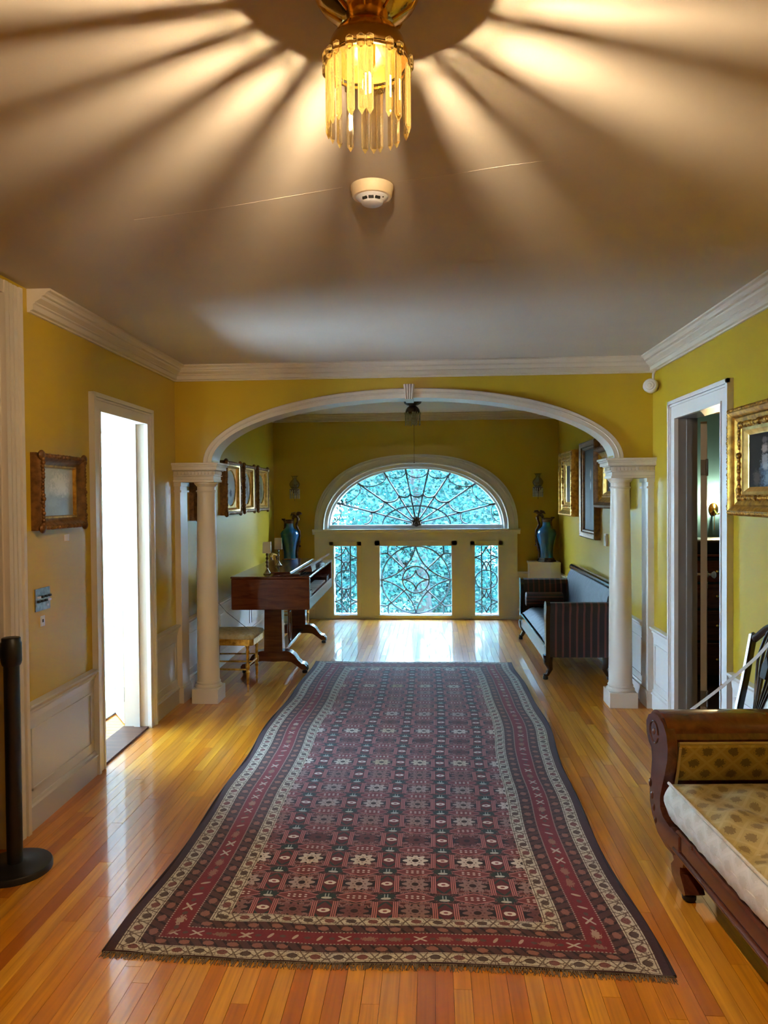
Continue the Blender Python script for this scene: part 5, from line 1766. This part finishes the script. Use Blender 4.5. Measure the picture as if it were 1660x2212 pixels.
for yy in (0.055, SLN - 0.055):
    for xx, sg in ((0.018, -1), (SW - 0.04, 1)):
        lg = MB().tube([(xx + sg * 0.005, yy, 0.21), (xx + sg * 0.004, yy, 0.14), (xx - sg * 0.012, yy, 0.09), (xx + sg * 0.012, yy, 0.045), (xx + sg * 0.03, yy, 0.03)], [0.045, 0.038, 0.024, 0.018, 0.016], 10).build('leg', M['blackwood'], t, True)
        MB().lathe([(0.012, 0.0), (0.022, 0.005), (0.022, 0.026), (0.016, 0.036), (0.020, 0.05)], (xx + sg * 0.026, yy, 0), 14).build('caster', M['caster'], lg, True)

# ------------------------------------------------------------------ vases on corner pedestals
def pedestal(label, s, x0, xw):
    """s +1: right corner, xw the side wall"""
    P = [(x0, FAR - 0.03), (x0, 9.12), (x0 + s * 0.235, 8.98), (xw, 8.98), (xw, FAR - 0.03)]
    t = thing('corner_pedestal', label, 'pedestal')
    if s < 0:
        P = P[::-1]
    c = (sum(p[0] for p in P) / 5, sum(p[1] for p in P) / 5)
    MB().prism(P, 0.0, 0.70, lambda a, b, h: (a, b, h)).build('body', M['winpaint'], t)
    for k, (z0, z1, e) in enumerate(((0.70, 0.718, 1.02), (0.718, 0.742, 1.06))):
        Q = [(c[0] + (a - c[0]) * e if abs(a - xw) > 0.01 else a, c[1] + (b - c[1]) * e if b < FAR - 0.05 else b) for a, b in P]
        MB().prism(Q, z0, z1, lambda a, b, h: (a, b, h)).build('top_slab' if k else 'moulding', M['winpaint'], t)
    MB().prism([(c[0] + (a - c[0]) * (1.03 if abs(a - xw) > 0.01 else 1), c[1] + (b - c[1]) * (1.03 if b < FAR - 0.05 else 1)) for a, b in P], 0.0, 0.09, lambda a, b, h: (a, b, h)).build('plinth', M['winpaint'], t)
    return t
pedestal('white corner pedestal under the blue vase behind the sofa', 1, 1.185, 1.538)
pedestal('white corner pedestal hidden behind the piano', -1, -1.60, -1.985)

def vase(label, x, y, z, s):
    """s +1: tall bronze handle on the +x side"""
    t = thing('vase', label, 'vase', (x, y, z))
    MB().lathe([(0.085, 0.048), (0.080, 0.07), (0.080, 0.12), (0.090, 0.20), (0.108, 0.28), (0.119, 0.335), (0.118, 0.362), (0.104, 0.392), (0.074, 0.415), (0.056, 0.432), (0.050, 0.46), (0.050, 0.50)], seg=36).build('body', M['glaze'], t, True)
    MB().lathe([(0.118, 0.0), (0.120, 0.012), (0.112, 0.020), (0.102, 0.028), (0.100, 0.036), (0.090, 0.050)], seg=8, a0=PI / 8).build('foot', M['bronze'], t)
    mb = MB().lathe([(0.051, 0.485), (0.055, 0.50), (0.050, 0.515), (0.058, 0.528), (0.056, 0.534), (0.044, 0.520)], seg=24, caps=False)
    mb.tube([(-s * 0.050, 0, 0.50), (-s * 0.070, 0, 0.535), (-s * 0.100, 0, 0.540)], [0.020, 0.018, 0.008], 8)
    mb.tube([(-s * 0.053, 0, 0.50), (-s * 0.058, 0, 0.46), (-s * 0.060, 0, 0.43), (-s * 0.080, 0, 0.415)], [0.016, 0.014, 0.013, 0.005], 8)
    mb.build('rim_mount', M['bronze'], t, True)
    mb = MB()
    mb.tube(spline([(s * 0.088, 0, 0.05), (s * 0.092, -0.01, 0.14), (s * 0.108, 0, 0.20), (s * 0.118, 0, 0.24), (s * 0.124, 0, 0.32), (s * 0.122, 0, 0.38), (s * 0.096, 0, 0.43), (s * 0.088, 0, 0.47), (s * 0.104, 0, 0.52), (s * 0.098, 0, 0.565), (s * 0.072, 0, 0.59)], 4),
            [0.017, 0.016, 0.014, 0.012] * 10 + [0.014], 8)
    for a, b, c, q in ((0.105, 0.245, 0.014, 1.4), (0.130, 0.20, 0.012, 1.0), (0.110, 0.535, 0.016, 1.8), (0.090, 0.575, 0.018, 1.2)):
        mb.sphere((s * a, 0, b), c, 8, 6, (1, 0.8, q))
    for pts in ([(0.088, 0.585), (0.062, 0.612), (0.030, 0.606), (0.012, 0.585)], [(0.090, 0.590), (0.112, 0.612), (0.140, 0.612), (0.155, 0.602)], [(0.080, 0.580), (0.055, 0.570), (0.045, 0.545), (0.052, 0.515)]):
        mb.tube([(s * a, 0, b) for a, b in pts], [0.018, 0.024, 0.017, 0.004], 8)
    mb.build('branch_handle', M['bronze'], t, True, 60)
    return t
vase('turquoise vase with bronze branch handle behind the piano', -1.790, 9.135, 0.742, 1)
vase('turquoise vase with bronze branch handle on the white corner pedestal', 1.392, 9.135, 0.742, -1)

# ------------------------------------------------------------------ wall lamps beside the fanlight
def wall_lamp(label, x):
    t = thing('wall_sconce', label, 'wall lamp', (x, FAR, 1.52))
    MB().lathe([(0.032, 0.0), (0.032, 0.006), (0.018, 0.014)], (0, 0, 0.10), 20, fn=lambda a, b, c: (a, -c, b)).build('back_plate', M['bronze'], t, True)
    MB().tube([(0, -0.010, 0.10), (0, -0.05, 0.055), (0, -0.09, 0.05), (0, -0.10, 0.09)], 0.007, 8).build('arm', M['bronze'], t, True)
    MB().lathe([(0.018, 0.085), (0.045, 0.112), (0.062, 0.125), (0.064, 0.138), (0.045, 0.142)], (0, -0.10, 0), 24).build('cup', M['bronze'], t, True)
    MB().lathe([(0.034, 0.142), (0.052, 0.160), (0.066, 0.190), (0.064, 0.212), (0.046, 0.240), (0.028, 0.258), (0.026, 0.276), (0.034, 0.296), (0.052, 0.306)], (0, -0.10, 0), 28, caps=False).build('globe', M['shadeglass'], t, True)
    me = prism_mesh(0.115, 0.014, 0.010, 'prism', M['shadeglass2'])
    for k in range(14):
        a = 2 * PI * k / 14
        o = bpy.data.objects.new('prism', me)
        COL.objects.link(o)
        o.parent = t
        o.location = (0.061 * math.cos(a), -0.10 + 0.061 * math.sin(a), 0.128)
        o.rotation_euler = (0, 0, a + PI / 2)
    MB().tube([(0, -0.10, 0.09), (0, -0.10, -0.012)], 0.003, 6).build('pendant', M['bronze'], t, True)
    return t
wall_lamp('glass and crystal wall lamp left of the fanlight', -1.740)
wall_lamp('glass and crystal wall lamp right of the fanlight', 1.305)
prism_lamp('unlit crystal ceiling lamp in the far room above the window', -0.207, 8.0, CEIL2, 1.0, False, chain=0.39, n=18)

# ------------------------------------------------------------------ pictures in the far room
def oval_picture(label, u0, u1, z0, z1, canvas, depth=0.066):
    o0 = LW((u0 + u1) / 2, 0, (z0 + z1) / 2)
    fn = LWo(o0)
    a, b = z0 - o0[2], z1 - o0[2]
    t = thing('oval_picture', label, 'picture', o0, group='gilt framed ovals on the left wall')
    ring(fn, u0, u1, a, b, [(0, 0), (0, depth * 0.7), (0.012, depth), (0.030, depth), (0.044, depth * 0.70), (0.060, depth * 0.55), (0.066, depth * 0.42), (0.066, 0)]).build('frame', M['gilt_dark'], t, True, 30)
    ring(fn, u0 + 0.036, u1 - 0.036, a + 0.036, b - 0.036, [(0, depth * 0.5), (0, depth * 0.92), (0.012, depth * 0.86), (0.022, depth * 0.66), (0.030, depth * 0.56), (0.030, depth * 0.4)]).build('gilt_cove', M['gilt_pale'], t, True, 30)
    knobs(fn, u0, u1, a, b, 0.016, depth * 0.95, 0.010, 0.016, rng).build('carved_edge', M['gilt_dark'], t, True, 60)
    for cu in (u0 + 0.016, u1 - 0.016):
        for cz in (a + 0.016, b - 0.016):
            MB().sphere(fn(cu, depth * 0.85, cz), 0.034, 8, 6, (0.7, 1, 1)).build('corner_leaf', M['gilt_dark'], t, True, 60)
    # spandrel mat with an oval sight
    um, zm = (u0 + u1) / 2, 0.0
    hu, hz = (u1 - u0) / 2 - 0.062, (b - a) / 2 - 0.062
    rows = []
    for k in range(48):
        q = 2 * PI * k / 48
        c, s = math.cos(q), math.sin(q)
        m_ = max(abs(c), abs(s))
        rows.append([fn(um + hu * c / m_, depth * 0.42, zm + hz * s / m_), fn(um + hu * 0.90 * c, depth * 0.46, zm + hz * 0.90 * s), fn(um + hu * 0.86 * c, depth * 0.30, zm + hz * 0.86 * s)])
    MB().strip(rows, closed_v=True).build('spandrel', M['gilt'], t, True, 30)
    mb = MB()
    mb.prism([(um + hu * 0.88 * math.cos(2 * PI * k / 40), zm + hz * 0.88 * math.sin(2 * PI * k / 40)) for k in range(40)], depth * 0.24, depth * 0.30, lambda p, q, h: fn(p, h, q))
    mb.build('canvas', canvas, t)
    return t
oval_picture('gilt framed oval picture on the left wall nearest the column', 6.74, 7.32, 1.39, 1.905, M['oval'][0])
oval_picture('gilt framed oval picture in the middle of the left row', 7.46, 7.96, 1.40, 1.90, M['oval'][1])
oval_picture('gilt framed oval picture nearest the window wall on the left', 8.13, 8.69, 1.40, 1.90, M['oval'][2])
oval_picture('gilt framed picture half hidden behind the left column', 5.80, 6.14, 1.37, 1.80, M['oval'][1], 0.085)

def wall_painting(label, u0, u1, z0, z1, w, depth, canvas, rich, outer='gilt_carved'):
    o0 = BRW((u0 + u1) / 2, 0, (z0 + z1) / 2)
    t = thing('painting', label, 'painting', (o0[0] - 0.004, o0[1], o0[2]))
    big_frame(RWo(o0, BRW), t, u0, u1, z0 - o0[2], z1 - o0[2], w, depth, canvas, rich, outer)
    return t
wall_painting('gold framed painting nearest the window wall above the sofa', 8.06, 8.86, 1.32, 2.045, 0.155, 0.085, M['portrait_dark'], True)
def plain_frame(label, u0, u1, z0, z1):
    o0 = BRW((u0 + u1) / 2, 0, (z0 + z1) / 2)
    t = thing('painting', label, 'painting', o0)
    f = RWo(o0, BRW)
    ring(f, u0, u1, z0 - o0[2], z1 - o0[2], [(0, 0), (0, 0.05), (0.010, 0.060), (0.030, 0.052), (0.050, 0.050), (0.062, 0.034), (0.062, 0)]).build('frame', M['gilt_dark'], t, True, 30)
    ring(f, u0 + 0.058, u1 - 0.058, z0 + 0.058 - o0[2], z1 - 0.058 - o0[2], [(0, 0), (0, 0.038), (0.014, 0.034), (0.022, 0.018), (0.022, 0)]).build('sight_edge', M['gilt_dark'], t)
    canvas_box(f, u0 + 0.07, u1 - 0.07, z0 + 0.07 - o0[2], z1 - 0.07 - o0[2], 0.008, 0.014).build('canvas', M['portrait_tall'], t)
plain_frame('tall full-length portrait in a plain brown frame over the sofa', 7.05, 7.77, 1.125, 2.085)
wall_painting('painting in a dark carved frame beside the right column', 5.98, 6.83, 1.435, 1.985, 0.15, 0.115, M['portrait_dark'], False, 'gilt_dark')
o0 = BRW(6.78, 0, 1.145)
f = RWo(o0, BRW)
t = thing('thermostat', 'small cream wall thermostat below the tall portrait', 'thermostat', o0)
fbox(MB(), f, 6.74, 6.82, 0.0, 0.022, -0.055, 0.055).build('case', M['trim'], t)
fbox(MB(), f, 6.755, 6.805, 0.022, 0.026, -0.010, 0.040).build('cover', M['trim'], t)

# ------------------------------------------------------------------ things in the side rooms
t = thing('chest_of_drawers', 'dark chest of drawers inside the blue room', 'chest', (2.13, 6.30, 0))
MB().cbox(-0.36, 0.29, -0.26, 0.28, 0.06, 1.05, 0.006).build('carcase', M['blackwood'], t)
MB().cbox(-0.37, 0.30, -0.275, 0.28, 1.05, 1.07, 0.005).build('top', M['mahog'], t)
for k, (z0, z1) in enumerate(((0.10, 0.36), (0.38, 0.62), (0.64, 0.83), (0.85, 1.02))):
    d = MB().cbox(-0.34, 0.27, -0.274, -0.262, z0, z1, 0.004).build('drawer', M['mahog'], t)
    for x in (-0.20, 0.13):
        MB().sphere((x, -0.285, (z0 + z1) / 2), 0.014, 8, 6).build('knob', M['brass'], d, True)
for sx in (-0.33, 0.26):
    for sy in (-0.23, 0.25):
        MB().box(sx - 0.03, sx + 0.03, sy - 0.03, sy + 0.03, 0.0, 0.06).build('foot', M['blackwood'], t)
t = thing('domed_box', 'black leather domed box on top of the chest of drawers', 'box', (2.19, 6.25, 1.07))
MB().cbox(-0.22, 0.17, -0.12, 0.12, 0.0, 0.085, 0.006).build('body', M['leather'], t)
MB().prism([(0.12 * math.cos(PI * k / 10), 0.085 + 0.040 * math.sin(PI * k / 10)) for k in range(11)], -0.222, 0.172, lambda a, b, h: (h, a, b)).build('lid', M['leather'], t, True)
t = thing('lit_wall_sconce', 'lit brass wall sconce glowing inside the blue room', 'wall lamp', (2.455, 6.62, 1.40))
MB().lathe([(0.040, 0.0), (0.040, 0.006), (0.020, 0.016), (0.010, 0.02)], (0, 0, 0.02), 20, fn=lambda a, b, c: (a, -c, b * 1.4)).build('back_plate', M['brass'], t, True)
MB().tube(spline([(0, -0.012, 0.02), (0.01, -0.06, -0.02), (0.03, -0.09, 0.0), (0.04, -0.09, 0.04)], 5), 0.006, 8).build('arm', M['brass'], t, True)
MB().lathe([(0.008, 0.038), (0.022, 0.046), (0.022, 0.052), (0.010, 0.058)], (0.04, -0.09, 0), 16).build('cup', M['brass'], t, True)
MB().lathe([(0.008, 0.058), (0.014, 0.075), (0.012, 0.095), (0.002, 0.115)], (0.04, -0.09, 0), 16).build('bulb', M['bulb2'], t, True)
MB().tube([(0.0, -0.02, -0.01), (0.0, -0.02, -0.16)], 0.003, 6).build('pull_chain', M['brass'], t)
o0 = (-2.74, LR['y1'], 1.46)
t = thing('framed_print', 'pale framed print on the sprigged wall of the left room', 'picture', o0)
g = lambda u, d, z: (u, -d, z)
ring(g, -0.22, 0.16, -0.24, 0.24, [(0, 0), (0, 0.02), (0.03, 0.022), (0.03, 0)]).build('frame', M['silver'], t)
fbox(MB(), g, -0.20, 0.14, 0.002, 0.006, -0.22, 0.22).build('print', M['paper'], t)
t = thing('sisal_rug', 'beige sisal rug on the floor of the left room', 'rug', (-3.0, 5.18, 0.010))
MB().cbox(-0.60, 0.72, -0.40, 0.52, 0.0, 0.010, 0.003).build('weave', M['sisal'], t)
MB().tube([(-0.60, -0.40, 0.006), (0.72, -0.40, 0.006), (0.72, 0.52, 0.006), (-0.60, 0.52, 0.006)], 0.006, 6, closed=True).build('binding', M['thresh'], t)
